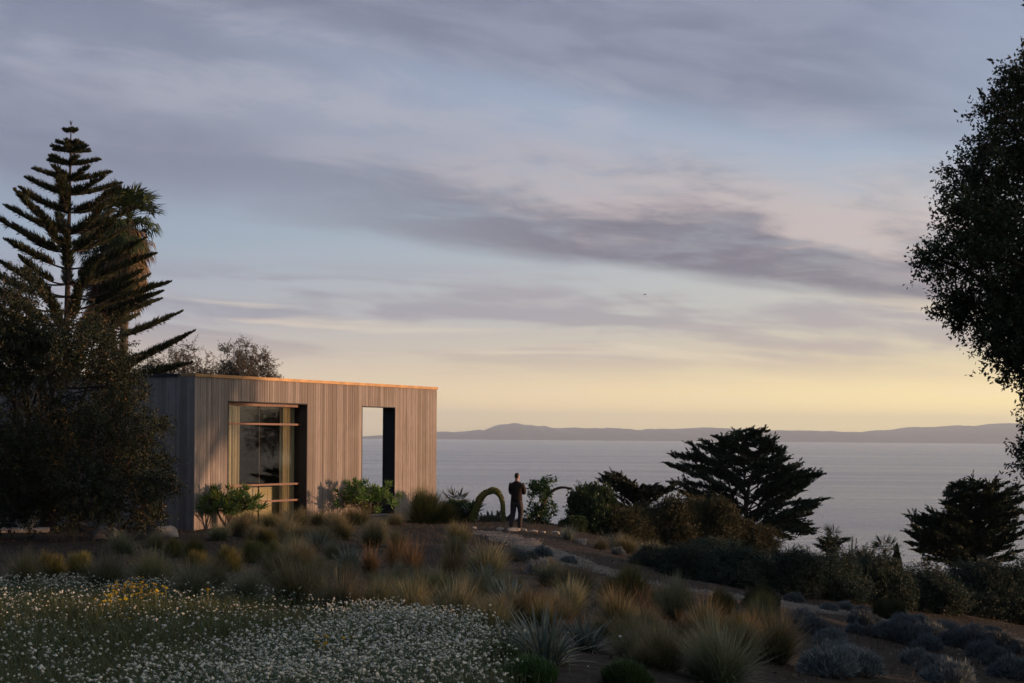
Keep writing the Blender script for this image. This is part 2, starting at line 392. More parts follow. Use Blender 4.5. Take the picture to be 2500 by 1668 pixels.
# ================================================================== THE SETTING
# terrain
def grid_axis(parts):
    return np.unique(np.concatenate([np.arange(a, b, s) for a, b, s in parts]))
gx = grid_axis([(-320, -40, 20), (-40, -16, 2), (-16, 16, 0.34), (16, 40, 1.5), (40, 321, 20)])
gy = grid_axis([(-60, 6, 4), (6, 64, 0.34), (64, 100, 1.5), (100, 170, 5), (170, 401, 40)])
GX, GY = np.meshgrid(gx, gy, indexing='ij')
GZ = ground(GX, GY)
nx, ny = GX.shape
i, j = np.meshgrid(np.arange(nx - 1), np.arange(ny - 1), indexing='ij')
mb = MB(); mb.add(np.stack([GX, GY, GZ], -1).reshape(-1, 3), np.stack([i * ny + j, (i + 1) * ny + j, (i + 1) * ny + j + 1, i * ny + j + 1], -1).reshape(-1, 4))
m, nt = new_mat('soil')
co = objco()
n1 = noise(co, 0.35, 5.0, 0.6); n2 = noise(co, 6.0, 8.0, 0.7); n3 = noise(co, 45.0, 3.0, 0.6)
c = cmix(smooth(n2, 0.3, 0.72), (0.018, 0.0155, 0.012, 1), (0.060, 0.049, 0.038, 1))
c = cmix(smooth(n1, 0.45, 0.7) * 0.6, c, (0.062, 0.049, 0.038, 1))
c = cmix(smooth(n3, 0.62, 0.75) * 0.5, c, (0.13, 0.10, 0.075, 1))
out(nt, bsdf(c, 0.95, 0.1, 0.0, n2 * 0.7 + n3 * 0.3, 0.8, 0.06)); M['soil'] = m
tag(mb.build('ground', m, smoothed=True), kind='structure')

# sea
SEA = CAMZ - 25.0
m, nt = new_mat('sea_water')
co = nt.nodes.new('ShaderNodeTexCoord').outputs['Object']
def warp(sx, sy):
    mp = nt.nodes.new('ShaderNodeMapping'); nt.links.new(co, mp.inputs[0]); mp.inputs['Scale'].default_value = (sx, sy, 1); return mp.outputs[0]
w1 = noise(warp(0.10, 0.16), 1.0, 8.0, 0.62, 0.3); w2 = noise(warp(0.5, 0.9), 1.0, 4.0, 0.6); w3 = noise(warp(0.0016, 0.009), 1.0, 6.0, 0.6, 0.8)
p = nt.nodes.new('ShaderNodeBsdfPrincipled')
p.inputs['Base Color'].default_value = (0.055, 0.09, 0.17, 1); p.inputs['IOR'].default_value = 1.33
nt.links.new((smooth(w3, 0.35, 0.65) * 0.04 + 0.16).v, p.inputs['Roughness'])
b = nt.nodes.new('ShaderNodeBump'); b.inputs['Distance'].default_value = 1.0; b.inputs['Strength'].default_value = 0.50
w4 = noise(warp(0.012, 0.045), 1.0, 4.0, 0.55, 0.5)
nt.links.new((w1 * 2.6 + w2 * 0.35 + w4 * 2.8).v, b.inputs['Height']); nt.links.new(b.outputs[0], p.inputs['Normal'])
out(nt, p.outputs[0])
mb = MB(); S = 40000.0
mb.add([[-S, 60, SEA], [S, 60, SEA], [S, 23000, SEA], [-S, 23000, SEA]], [[0, 1, 2, 3]])
tag(mb.build('sea', m), kind='structure')

# far mountains across the channel
prof = [(-900, 1009), (300, 1009), (620, 1007), (830, 1003), (880, 998), (1003, 990), (1050, 991), (1110, 985), (1135, 977), (1150, 974), (1180, 970.5), (1215, 975), (1240, 979), (1250, 977), (1262, 980),
        (1330, 982), (1400, 981), (1480, 986), (1560, 984), (1650, 982), (1720, 986), (1830, 989), (1900, 988.5), (1960, 993), (2010, 990), (2040, 989), (2105, 980), (2150, 981), (2200, 976), (2240, 979),
        (2290, 973), (2310, 976), (2335, 971), (2400, 973), (2600, 968), (2900, 978), (3400, 985), (3900, 1000)]
pxs, pys = np.array(prof, float).T
xs = np.arange(-900, 3900, 6.0)
DM = 12000.0
ridge = np.interp(xs, pxs, pys) + 0.5 * np.sin(xs * 0.21) * np.sin(xs * 0.047) + 0.55 * np.sin(xs * 0.127 + 1) * np.sin(xs * 0.019 + 2) + 0.3 * np.sin(xs * 0.43 + 2)
rm = np.random.default_rng(5)
for wl_, am_ in ((44, 1.5), (19, .8), (9, .4)):
    kx = np.arange(-960, 3960, wl_); ridge = ridge - np.interp(xs, kx, rm.normal(0, am_, len(kx))) * (.55 + .75 * np.clip((xs - 1850) / 200, 0, 1))
rows = []
NR = 21
for r in range(NR):
    f = r / (NR - 1)                             # 0 shore .. 0.6 ridge .. 1 behind
    dist = DM + 6500 * f
    row = []
    for k, xx in enumerate(xs):
        a, bb = ray(xx, ridge[k]); top = max(CAMZ + bb * (DM + 3900) - SEA, 3.0)
        g = math.sin(min(f / 0.6, 1.0) * math.pi / 2) ** 0.8 if f < 0.6 else math.cos((f - 0.6) / 0.4 * math.pi / 2)
        spur = 1.0 - (0.34 * (0.5 + 0.5 * math.sin(xx * 0.115 + 2.4 * math.sin(xx * 0.031) + f * 5)) + 0.16 * (0.5 + 0.5 * math.sin(xx * 0.37 + f * 9))) * math.sin(math.pi * min(f / 0.6, 1.0))
        row.append((a * (DM + 3900), dist, SEA - 2 + top * g * spur))
    rows.append(row)
V = np.array(rows).reshape(-1, 3); n = len(xs)
i, j = np.meshgrid(np.arange(NR - 1), np.arange(n - 1), indexing='ij')
mb = MB(); mb.add(V, np.stack([i * n + j, i * n + j + 1, (i + 1) * n + j + 1, (i + 1) * n + j], -1).reshape(-1, 4))
m, nt = new_mat('mountain_scrub')
c = cmix(smooth(noise(objco(), 0.004, 6.0, 0.6), 0.35, 0.65), (0.06, 0.07, 0.07, 1), (0.11, 0.12, 0.12, 1))
out(nt, bsdf(c, 0.95, 0.05))
tag(mb.build('mountains', m, smoothed=True), kind='structure')

# the air between: one closed box of thin haze round everything up to beyond the mountains
m, nt = new_mat('haze_air')
pv = nt.nodes.new('ShaderNodeVolumePrincipled')
pv.inputs['Color'].default_value = (0.78, 0.93, 1.0, 1); pv.inputs['Density'].default_value = 7.5e-5; pv.inputs['Anisotropy'].default_value = 0.15
o_ = nt.nodes.new('ShaderNodeOutputMaterial'); nt.links.new(pv.outputs[0], o_.inputs['Volume'])
mb = MB(); mb.box((0, 11400, (SEA - 42 + 330) / 2), (2 * S + 200, 23400, 330 - (SEA - 42)))
tag(mb.build('haze', m), kind='stuff')

# path of gravel running down to the right
pl = [(1120, 1222), (1160, 1233), (1205, 1247), (1280, 1276), (1350, 1303), (1440, 1330), (1540, 1350), (1680, 1374), (1850, 1396), (2000, 1418), (2150, 1440), (2350, 1474), (2480, 1492)]
pp = np.array([hit(*p) for p in pl])
tt = np.linspace(0, len(pp) - 1, 120)
cx = np.interp(tt, np.arange(len(pp)), pp[:, 0]); cy = np.interp(tt, np.arange(len(pp)), pp[:, 1])
kern = np.ones(9) / 9
cx[6:-6] = np.convolve(cx, kern, 'same')[6:-6]; cy[6:-6] = np.convolve(cy, kern, 'same')[6:-6]
tx, ty = np.gradient(cx), np.gradient(cy); ln = np.hypot(tx, ty); sx, sy = -ty / ln, tx / ln
wd = 0.48 + 0.40 * np.clip(tt / 5.0, 0, 1) + 0.10 * np.sin(tt * 2.1) + 0.08 * np.sin(tt * 5.3)
cols = np.linspace(-1, 1, 7)
PV = np.stack([np.stack([cx + sx * wd * c_ * (1 + .1 * np.sin(tt * 9 + c_ * 5)), cy + sy * wd * c_], -1) for c_ in cols], 1)
PZ = ground(PV[..., 0], PV[..., 1]) + 0.035 - 0.05 * (np.abs(cols)[None] > 0.9)
V = np.concatenate([PV, PZ[..., None]], -1).reshape(-1, 3)
i, j = np.meshgrid(np.arange(119), np.arange(6), indexing='ij')
mb = MB(); mb.add(V, np.stack([i * 7 + j, (i + 1) * 7 + j, (i + 1) * 7 + j + 1, i * 7 + j + 1], -1).reshape(-1, 4))
m, nt = new_mat('gravel')
co = objco(); n2 = noise(co, 3.0, 6.0, 0.65); n3 = noise(co, 30.0, 3.0, 0.6)
c = cmix(smooth(n2 * 0.6 + n3 * 0.4, 0.35, 0.65), (0.07, 0.062, 0.053, 1), (0.19, 0.17, 0.145, 1))
out(nt, bsdf(c, 0.95, 0.15, 0.0, n3, 0.7, 0.04))
tag(mb.build('garden_path', m, smoothed=True), kind='structure')
mb = MB()
k = rng.integers(0, 119, 2600); u = rng.uniform(-0.95, 0.95, 2600)
qx = cx[k] + sx[k] * wd[k] * u + rng.normal(0, .1, 2600); qy = cy[k] + sy[k] * wd[k] * u + rng.normal(0, .1, 2600)
Pb = np.stack([qx, qy, ground(qx, qy) + 0.03], -1)
mb.spikes(Pb - np.array([0.02, 0, 0]), np.stack([np.cos(qx * 99), np.sin(qx * 99), 0 * qx], -1), rng.uniform(.03, .08, 2600), rng.uniform(.03, .06, 2600))
tag(mb.build('path_gravel', M['pebble']), 'loose grey pebbles lying along the gravel garden path', 'gravel', kind='stuff')
def on_path(x, y, extra=0.0):
    d = np.hypot(cx[None] - np.atleast_1d(x)[:, None], cy[None] - np.atleast_1d(y)[:, None])
    return d.min(1) < 0.78 + extra

# ================================================================== THE HOUSE
O = at(447.5, 857, 46.1)[:2]; ROOF = at(447.5, 857, 46.1)[2]
E2 = at(1003, 889, 46.1)
# the far end lies where the same roof height is seen at the right-hand edge
a_, b_ = ray(1003, 888.7); Y2 = (ROOF - CAMZ) / b_
P2 = np.array([a_ * Y2, Y2])
d1 = P2 - O; WL = float(np.linalg.norm(d1)); d1 /= WL
nn = np.array([d1[1], -d1[0]])                    # outward normal, towards the camera and the sun
D1 = np.array([d1[0], d1[1], 0]); N1 = np.array([nn[0], nn[1], 0]); UPV = np.array([0, 0, 1.0])
AXF = np.stack([D1, N1, UPV]); HOUSE = (O, d1, nn, WL)
def wp(u, depth, z): return np.array([*(O + d1 * u - nn * depth), z])
def wall_uv(x, y, depth=0.0):
    """picture position -> (u along the wall, z) on the plane depth behind the wall face"""
    a, b = ray(x, y); q0 = O - nn * depth
    t = float(np.dot(q0, nn)) / (a * nn[0] + nn[1])
    p = np.array([a * t, t]); return float(np.dot(p - O, d1)), CAMZ + b * t
Z0 = -0.55
WU0, WZ1 = wall_uv(523.5, 920); WU1, _ = wall_uv(706, 927)
DU0, DZ1 = wall_uv(831, 932); DU1, _ = wall_uv(907.4, 934)
WZ0 = -0.05; DZ0 = wall_uv(870, 1184)[1]
def board_mat(name, side=False):
    m, nt = new_mat(name)
    co = objco(); r = objrand()
    mp = nt.nodes.new('ShaderNodeMapping'); nt.links.new(co, mp.inputs[0]); mp.inputs['Scale'].default_value = (1, 1, 0.07)
    off = nt.nodes.new('ShaderNodeVectorMath'); off.operation = 'ADD'; nt.links.new(mp.outputs[0], off.inputs[0]); nt.links.new(vec(r * 37.0, r * 11.0, r * 5.0), off.inputs[1])
    g = noise(off.outputs[0], 34.0, 6.0, 0.65, 0.4)
    blot = noise(co, 1.6, 5.0, 0.6)
    c = cmix(smooth(r, 0.05, 0.95), (0.215, 0.185, 0.158, 1), (0.325, 0.285, 0.25, 1))
    c = cmix(smooth(g, 0.42, 0.66) * 0.55, c, (0.175, 0.148, 0.128, 1))
    c = cmix(smooth(blot, 0.5, 0.75) * 0.3, c, (0.20, 0.175, 0.158, 1))
    geo = nt.nodes.new('ShaderNodeNewGeometry'); gm = nt.nodes.new('ShaderNodeMapping'); nt.links.new(geo.outputs['Position'], gm.inputs[0]); gm.inputs['Scale'].default_value = (1, 1, 0.12)
    stain = noise(gm.outputs[0], 1.7, 6.0, 0.65); patch = noise(geo.outputs['Position'], 0.55, 5.0, 0.6)
    c = cmix(smooth(stain, 0.48, 0.72) * 0.45, c, (0.15, 0.125, 0.105, 1)); c = cmix(smooth(patch, 0.5, 0.7) * 0.3, c, (0.36, 0.33, 0.30, 1))
    pz = nt.nodes.new('ShaderNodeSeparateXYZ'); nt.links.new(geo.outputs['Position'], pz.inputs[0])
    c = cmix(smooth(X(pz.outputs[2]) + stain * 0.9, 1.15, 0.35) * 0.5, c, (0.13, 0.105, 0.085, 1))
    kn = nt.nodes.new('ShaderNodeTexVoronoi'); kn.inputs['Scale'].default_value = 2.6; nt.links.new(off.outputs[0], kn.inputs['Vector'])
    c = cmix(smooth(X(kn.outputs['Distance']), 0.09, 0.03) * 0.5, c, (0.10, 0.075, 0.06, 1))
    out(nt, bsdf(c, 0.85, 0.15, 0.0, g, 0.35, 0.006)); return m
M['board'] = board_mat('weathered_board')
M['backing'] = plain('dark_backing', (0.06, 0.05, 0.042), 0.9, 0.1)
M['coping'] = plain('copper_coping', (0.34, 0.205, 0.085), 0.5, 0.4, 0.3, 3.0, metal=0.3, bstr=0.1)
M['frame'] = plain('timber_window_frame', (0.15, 0.068, 0.036), 0.5, 0.4, 0.3, 8.0)
M['curtain'] = plain('cream_curtain', (0.62, 0.53, 0.38), 0.9, 0.1, 0.08, 9.0)
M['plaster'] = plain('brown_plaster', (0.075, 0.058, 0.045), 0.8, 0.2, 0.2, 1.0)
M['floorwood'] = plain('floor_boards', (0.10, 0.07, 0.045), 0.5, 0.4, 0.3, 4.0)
M['cabinet'] = plain('cream_cabinet', (0.58, 0.47, 0.30), 0.7, 0.2, 0.08, 3.0)
M['jamb'] = plain('shade_dark_lining', (0.022, 0.024, 0.026), 0.6, 0.3, 0.2, 3.0)  # shade of the reveals put into the colour; planter and side coping share it
M['black'] = plain('black_panel', (0.012, 0.012, 0.012), 0.4, 0.4)
M['roof'] = plain('roof_gravel', (0.10, 0.095, 0.09), 0.9, 0.2)
m, nt = new_mat('window_glass')
gl = nt.nodes.new('ShaderNodeBsdfGlossy'); gl.inputs['Roughness'].default_value = 0.02; gl.inputs['Color'].default_value = (0.95, 0.95, 0.95, 1)
tr = nt.nodes.new('ShaderNodeBsdfTransparent'); tr.inputs[0].default_value = (0.86, 0.88, 0.84, 1)
lw = nt.nodes.new('ShaderNodeLayerWeight'); lw.inputs[0].default_value = 0.5
fres = X.m('POWER', X(lw.outputs['Facing']), 5.0) * 0.96 + 0.045
mx = nt.nodes.new('ShaderNodeMixShader'); nt.links.new(fres.v, mx.inputs[0]); nt.links.new(tr.outputs[0], mx.inputs[1]); nt.links.new(gl.outputs[0], mx.inputs[2])
out(nt, mx.outputs[0]); M['glass'] = m

house = empty('modern_house', wp(0, 0, 0.2))
tag(house, 'flat-roofed house clad in weathered vertical boards with tall window and see-through opening', 'house')
HB = np.array(house.location)
def hpart(name, mb, mat, parent=None, smoothed=False, origin=None):
    """a part of the house; geometry given in world coordinates"""
    o_ = np.array(origin) if origin is not None else HB
    base = HB if parent is None else np.array(parent['_w'])
    mb.V = [v - o_ for v in mb.V]
    ob = mb.build(name, mat, house if parent is None else parent, smoothed=smoothed)
    ob.location = o_ - base
    ob['_w'] = [float(v) for v in o_]
    return ob
def slab(u0, u1, z0, z1, dep0, dep1):
    b = MB(); b.box(wp((u0 + u1) / 2, (dep0 + dep1) / 2, (z0 + z1) / 2), (u1 - u0, abs(dep1 - dep0), z1 - z0), AXF); return b
T = 0.5                                           # wall thickness
# backing walls (dark, behind the boards)
fw = MB()
for u0, u1, z0, z1 in ((0.02, WU0 - .012, Z0, ROOF - .1), (WU0 - .012, WU1 + .012, WZ1 + .012, ROOF - .1), (WU0 - .012, WU1 + .012, Z0, WZ0 - .012), (WU1 + .012, DU0 - .012, Z0, ROOF - .1),
                       (DU0 - .012, DU1 + .012, DZ1 + .012, ROOF - .1), (DU0 - .012, DU1 + .012, Z0, DZ0 - .012), (DU1 + .012, WL - .02, Z0, ROOF - .1)):
    fw.box(wp((u0 + u1) / 2, 0.03 + (T - 0.06) / 2, (z0 + z1) / 2), (u1 - u0, T - 0.06, z1 - z0), AXF)
front = hpart('front_wall', fw, M['backing'])
def board(u0, u1, z0, z1, parent, ax='f', depth=0.0, th=0.035):
    pr = random.uniform(-0.004, 0.004); g = 0.0022
    b = MB(); c0 = np.array([0, 0, 0.0]); wv = u1 - u0 - 2 * g; h = z1 - z0; e = min(0.006, wv * .2)
    # a board with chamfered long edges: eight-point section
    sec = [(-wv / 2, th), (wv / 2, th), (wv / 2, e), (wv / 2 - e, 0), (-wv / 2 + e, 0), (-wv / 2, e)]
    V = []
    dirU, dirN = (D1, -N1) if ax == 'f' else (-N1, D1)
    for zz in (0, h):
        for (su, sd) in sec: V.append(dirU * su + dirN * sd + UPV * zz)
    F4 = [[k_, (k_ + 1) % 6, 6 + (k_ + 1) % 6, 6 + k_] for k_ in range(6)]
    b.add(V, F4); b.add(V, [[5, 4, 3, 2, 1, 0], [6, 7, 8, 9, 10, 11]])
    uc = (u0 + u1) / 2
    loc = wp(uc, depth + pr, z0) if ax == 'f' else np.array([*(O - nn * uc + d1 * (depth + pr)), z0])
    ob = b.build('board', M['board'], parent); ob.location = loc - np.array(parent['_w'])
    return ob
us = [0.0]
while us[-1] < WL - 0.2: us.append(us[-1] + random.choice([0.085, 0.10, 0.11, 0.12, 0.14, 0.15]) * random.uniform(.92, 1.08))
us[-1] = WL
cuts = sorted(set([round(v, 4) for v in us if all(abs(v - c_) > 0.045 for c_ in (WU0, WU1, DU0, DU1))] + [WU0, WU1, DU0, DU1]))
for u0, u1 in zip(cuts[:-1], cuts[1:]):
    mid_ = (u0 + u1) / 2
    op = (WZ0, WZ1) if WU0 < mid_ < WU1 else (DZ0, DZ1) if DU0 < mid_ < DU1 else None
    if op:
        board(u0, u1, op[1], ROOF - 0.085, front); board(u0, u1, Z0, op[0], front)
    else: board(u0, u1, Z0, ROOF - 0.085, front)
# side wall, in shade
SL = 11.5
b = MB(); b.box(np.array([*(O - nn * (SL / 2 + .3) + d1 * 0.19), (Z0 + ROOF - .1) / 2]), (0.3, SL - 0.6, ROOF - .1 - Z0), AXF)
side = hpart('side_wall', b, M['backing'])
v = 0.037
while v < SL:
    wv = random.choice([0.085, 0.10, 0.11, 0.12, 0.14, 0.15]); board(v, min(v + wv, SL), Z0, ROOF - 0.085, side, 's'); v += wv
# coping pieces on the front, dark coping along the side, roof
cs = [wall_uv(*p)[0] for p in ((447.5, 858), (612, 866), (757, 874), (887, 881), (1003, 889))]
cs[0] = -0.02; cs[-1] = WL + 0.02
for u0, u1 in zip(cs[:-1], cs[1:]): hpart('coping', slab(u0 + .004, u1 - .004, ROOF - 0.09, ROOF, -0.035, T + .03), M['coping'], origin=wp(u0, 0, ROOF))
b = MB(); b.box(np.array([*(O - nn * (SL / 2 + .32) + d1 * 0.16), ROOF - .046]), (0.39, SL - .6, 0.088), AXF)
hpart('side_coping', b, M['jamb'])
RW = WU1 + 1.2                                    # room reaches a little past the window
RD = SL - .1
hpart('roof', slab(0.34, RW, ROOF - .32, ROOF - .12, T + .02, RD), M['roof'])
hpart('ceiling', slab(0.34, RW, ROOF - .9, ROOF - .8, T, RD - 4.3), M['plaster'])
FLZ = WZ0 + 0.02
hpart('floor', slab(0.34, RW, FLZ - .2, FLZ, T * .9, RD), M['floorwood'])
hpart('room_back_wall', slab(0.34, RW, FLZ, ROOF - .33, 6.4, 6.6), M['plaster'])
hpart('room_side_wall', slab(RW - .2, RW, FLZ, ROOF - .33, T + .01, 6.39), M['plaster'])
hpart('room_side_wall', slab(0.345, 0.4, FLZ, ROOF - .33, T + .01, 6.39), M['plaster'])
hpart('rear_wall', slab(0.34, RW, Z0, ROOF - .33, RD + .01, RD + .3), M['backing'])
# opening linings, near-black in place of the shade in the reveal
hpart('opening_lining', slab(DU1 - .025, DU1 - .002, DZ0, DZ1, -0.004, T + .004), M['jamb'])
hpart('opening_lining', slab(DU0 + .002, DU0 + .025, DZ0, DZ1, -0.004, T + .004), M['jamb'])
hpart('opening_lining', slab(DU0 + .026, DU1 - .026, DZ1 - .025, DZ1 - .002, -0.004, T + .004), M['jamb'])
hpart('opening_sill', slab(DU0 + .002, DU1 - .002, DZ0 + .002, DZ0 + .03, -0.02, T + .01), M['board'])
GD = 0.30                                         # glass plane behind the face
for u0, u1, z0, z1 in ((WU1 - .03, WU1 - .002, WZ0, WZ1), (WU0 + .002, WU0 + .03, WZ0, WZ1)):
    hpart('window_lining', slab(u0, u1, z0, z1, -0.004, T), M['jamb'])
hpart('window_lining', slab(WU0 + .031, WU1 - .031, WZ1 - .03, WZ1 - .002, -0.004, T), M['jamb'])
# window: rails, panes
win = hpart('window', slab(WU0 + .032, WU1 - .032, WZ1 - .125, WZ1 - .032, GD - .05, GD + .05), M['frame'], origin=wp(WU0, GD, WZ0))
def zat(y_, x_=610.0): return wall_uv(x_, y_, GD)[1]
rz = [zat(973.5), zat(1112.5), zat(1150.5)]
for z_ in rz: hpart('rail', slab(WU0 + .032, WU1 - .032, z_ - .03, z_ + .03, GD - .06, GD + .05), M['frame'], parent=win)
hpart('rail', slab(WU0 + .032, WU1 - .032, WZ0 + .005, WZ0 + .06, GD - .05, GD + .05), M['frame'], parent=win)
lev = [WZ0 + .06, rz[2], rz[1], rz[0], WZ1 - .125]
for k_ in range(4):
    z0, z1 = lev[k_] + (.045 if k_ else 0.0), lev[k_ + 1] - (.045 if k_ < 3 else 0.0)
    hpart('pane', slab(WU0 + .034, WU1 - .034, z0, z1, GD - .006, GD + .006), M['glass'], parent=win)
um = wall_uv(606, 1000, GD + .12)[0]
hpart('mullion', slab(um - .016, um + .016, WZ0 + .06, WZ1 - .13, GD + .30, GD + .34), M['plaster'], parent=win)

def curtain(u0, u1, seed):
    b = MB(); n_ = 90; t_ = np.linspace(0, 1, n_); r_ = np.random.default_rng(seed)
    ph = np.cumsum(r_.uniform(.25, .5, n_)) ; dep = GD + .22 + .045 * np.sin(ph * 1.55) + .01 * np.sin(ph * 4)
    zs = [FLZ + .02, 1.6, WZ1 - .04]
    V = np.array([[wp(u0 + (u1 - u0) * t_[k_], dep[k_] + (0.015 if zi == 0 else 0) * math.sin(k_), z_) for k_ in range(n_)] for zi, z_ in enumerate(zs)])
    V2 = V + np.append(-nn * 0.006, 0)
    allV = np.concatenate([V.reshape(-1, 3), V2.reshape(-1, 3)])
    F = [[r * n_ + k_, r * n_ + k_ + 1, (r + 1) * n_ + k_ + 1, (r + 1) * n_ + k_] for r in range(2) for k_ in range(n_ - 1)]
    F += [[f_ + 3 * n_ for f_ in reversed(q_)] for q_ in F]
    b.add(allV, F)
    org = wp((u0 + u1) / 2, GD + .22, FLZ); b.V = [v_ - org for v_ in b.V]
    return b.build('curtain', M['curtain'], loc=org, smoothed=True)
ucl = wall_uv(552, 1000, GD + .2)[0]; ucr0 = wall_uv(646, 1000, GD + .2)[0]; ucr1 = wall_uv(680, 1000, GD + .2)[0]
tag(curtain(WU0 + .05, ucl, 3), 'cream pleated curtain at the left end of the tall window', 'curtain', 'cream window curtains')
tag(curtain(ucr0, ucr1, 5), 'cream pleated curtain at the right end of the tall window', 'curtain', 'cream window curtains')
# low cream cabinet behind the glass, with doors
ca0 = WU0 + .35; ca1 = wall_uv(664, 1135, GD + .6)[0]; caz = zat(1120)
cab = empty('low_cabinet', wp((ca0 + ca1) / 2, GD + .75, FLZ)); tag(cab, 'long low cream cabinet standing behind the tall window', 'cabinet')
cb = np.array(cab.location)
def cpart(name, u0, u1, z0, z1, a0, a1, mat):
    b = slab(u0, u1, z0, z1, a0, a1); b.V = [v_ - cb for v_ in b.V]; return b.build(name, mat, cab)
cpart('carcass', ca0, ca1, FLZ + .12, caz - .04, GD + .5, GD + 1.0, M['cabinet']); cpart('top', ca0 - .02, ca1 + .02, caz - .038, caz, GD + .47, GD + 1.02, M['cabinet'])
nd = 3
for k_ in range(nd):
    s0 = ca0 + (ca1 - ca0) * k_ / nd; s1 = ca0 + (ca1 - ca0) * (k_ + 1) / nd
    cpart('door', s0 + .006, s1 - .006, FLZ + .14, caz - .05, GD + .475, GD + .498, M['cabinet'])
for k_ in (0, 1): cpart('leg', (ca0 + .1, ca1 - .15)[k_], (ca0 + .15, ca1 - .1)[k_], FLZ, FLZ + .118, GD + .6, GD + .65, M['frame'])
# dark wall panel and a vase
b = slab(wall_uv(634, 1050, 6.3)[0], wall_uv(656, 1050, 6.3)[0], wall_uv(640, 1152 - 70, 6.3)[1], wall_uv(640, 1034, 6.3)[1], 6.33, 6.39); org = np.mean(b.V[0], 0); b.V = [v_ - org for v_ in b.V]
tag(b.build('wall_picture', M['black'], loc=org), 'tall narrow dark picture on the room wall seen through the window', 'picture')
prof_v = [(0.0, .05), (.04, .075), (.12, .085), (.2, .06), (.25, .035), (.29, .05)]
b = MB(); vb = wp(wall_uv(657, 1130, GD + .8)[0], GD + .75, caz)
b.tube([[0, 0, h_] for h_, _ in prof_v], [r_ for _, r_ in prof_v], 12)
tag(b.build('vase', M['black'], loc=vb + np.array([0, 0, .001]), smoothed=True), 'small dark vase on the cabinet behind the window', 'vase')
# dark low planter seen through the opening
pu0 = wall_uv(845, 1150, 1.3)[0]; pz1 = wall_uv(860, 1121, 1.3)[1]
pb = empty('planter_box', wp(pu0 + 1.5, 1.6, DZ0)); tag(pb, 'dark low planter box standing behind the opening in the wall', 'planter')
for nm_, uu0, uu1, aa0, aa1 in (('front_panel', pu0, pu0 + 3, 1.3, 1.36), ('back_panel', pu0, pu0 + 3, 1.9, 1.96), ('end_panel', pu0 + .002, pu0 + .06, 1.362, 1.898), ('end_panel', pu0 + 2.94, pu0 + 2.998, 1.362, 1.898)):
    b = slab(uu0, uu1, -0.6, pz1, aa0, aa1); b.V = [v_ - np.array(pb.location) for v_ in b.V]; b.build(nm_, M['jamb'], pb)
b = slab(pu0 + .062, pu0 + 2.938, 0.0, pz1 - .06, 1.362, 1.898); b.V = [v_ - np.array(pb.location) for v_ in b.V]; b.build('soil', M['soil'], pb)

# ================================================================== TREES
def lobes_mb(lobes, leaf, per_m2, twig=0.35, droop=0.0, aspect=0.5, up=0.25):
    """leafy twigs through a set of lobes; returns leaf and twig builders"""
    lv, tw = MB(), MB()
    for (c_, r_) in lobes:
        ntw = max(6, int(per_m2 * math.pi * r_ * r_ / 16))
        d = unit(ntw); rad = r_ * rng.uniform(0.15, 1.0, ntw) ** 0.55
        p0 = c_ + d * rad[:, None] * np.array([1, 1, 0.9])
        td = d + 0.7 * unit(ntw) + np.array([0, 0, up - droop]); td /= np.linalg.norm(td, axis=1)[:, None]
        tl = twig * rng.uniform(0.5, 1.25, ntw)
        nl = 16
        s_ = (np.arange(nl) + rng.random((ntw, nl))) / nl
        P = p0[:, None] + td[:, None] * (tl[:, None] * s_)[..., None] + rng.normal(0, leaf * .35, (ntw, nl, 3))
        Dl = td[:, None] * 0.6 + unit(ntw * nl).reshape(ntw, nl, 3)
        tt_ = np.clip(rng.random(ntw)[:, None] * .6 + rng.random((ntw, nl)) * .4, 0, 1)
        lv.leaves(P.reshape(-1, 3), Dl.reshape(-1, 3), leaf * rng.uniform(.6, 1.25, ntw * nl), leaf * aspect * rng.uniform(.7, 1.2, ntw * nl), tint=tt_.ravel())
        # long sprigs breaking the outline
        ns = max(3, int(ntw * .05)); d2 = unit(ns) + np.array([0, 0, .25]); d2 /= np.linalg.norm(d2, axis=1)[:, None]
        s0 = c_ + d2 * r_ * rng.uniform(.7, .95, ns)[:, None]; l2 = rng.uniform(.25, .6, ns) * min(1.3, r_ + .35) * (twig / .35)
        dd = d2 + .45 * unit(ns) + np.array([0, 0, .2]); dd /= np.linalg.norm(dd, axis=1)[:, None]
        n2_ = 22; ss = (np.arange(n2_) + rng.random((ns, n2_))) / n2_
        P2_ = s0[:, None] + dd[:, None] * (l2[:, None] * ss)[..., None] + rng.normal(0, leaf * .3, (ns, n2_, 3))
        lv.leaves(P2_.reshape(-1, 3), (dd[:, None] * .7 + unit(ns * n2_).reshape(ns, n2_, 3)).reshape(-1, 3), leaf * rng.uniform(.6, 1.2, ns * n2_), leaf * aspect * rng.uniform(.7, 1.1, ns * n2_))
        tw.spikes(s0 - dd * .1, dd, l2 * 1.1, 0.012 * leaf / .06)
        k_ = rng.random(ntw) < 0.35
        tw.spikes(p0[k_] - td[k_] * tl[k_][:, None] * .8, td[k_], tl[k_] * 1.8, 0.012 * leaf / .06)
    return lv, tw
def limb(mb, a, b, r0, r1, wig=0.12, n=7, k=6):
    a, b = np.asarray(a, float), np.asarray(b, float); t_ = np.linspace(0, 1, n); L = np.linalg.norm(b - a)
    P = a + (b - a) * t_[:, None] + np.sin(t_ * math.pi)[:, None] * (rng.normal(0, wig * L, 3)) + rng.normal(0, wig * .12 * L, (n, 3)) * np.sin(t_ * math.pi)[:, None]
    P[:, 2] += np.sin(t_ * math.pi) * L * .06
    mb.tube(P, r0 + (r1 - r0) * t_ ** .8, k); return P

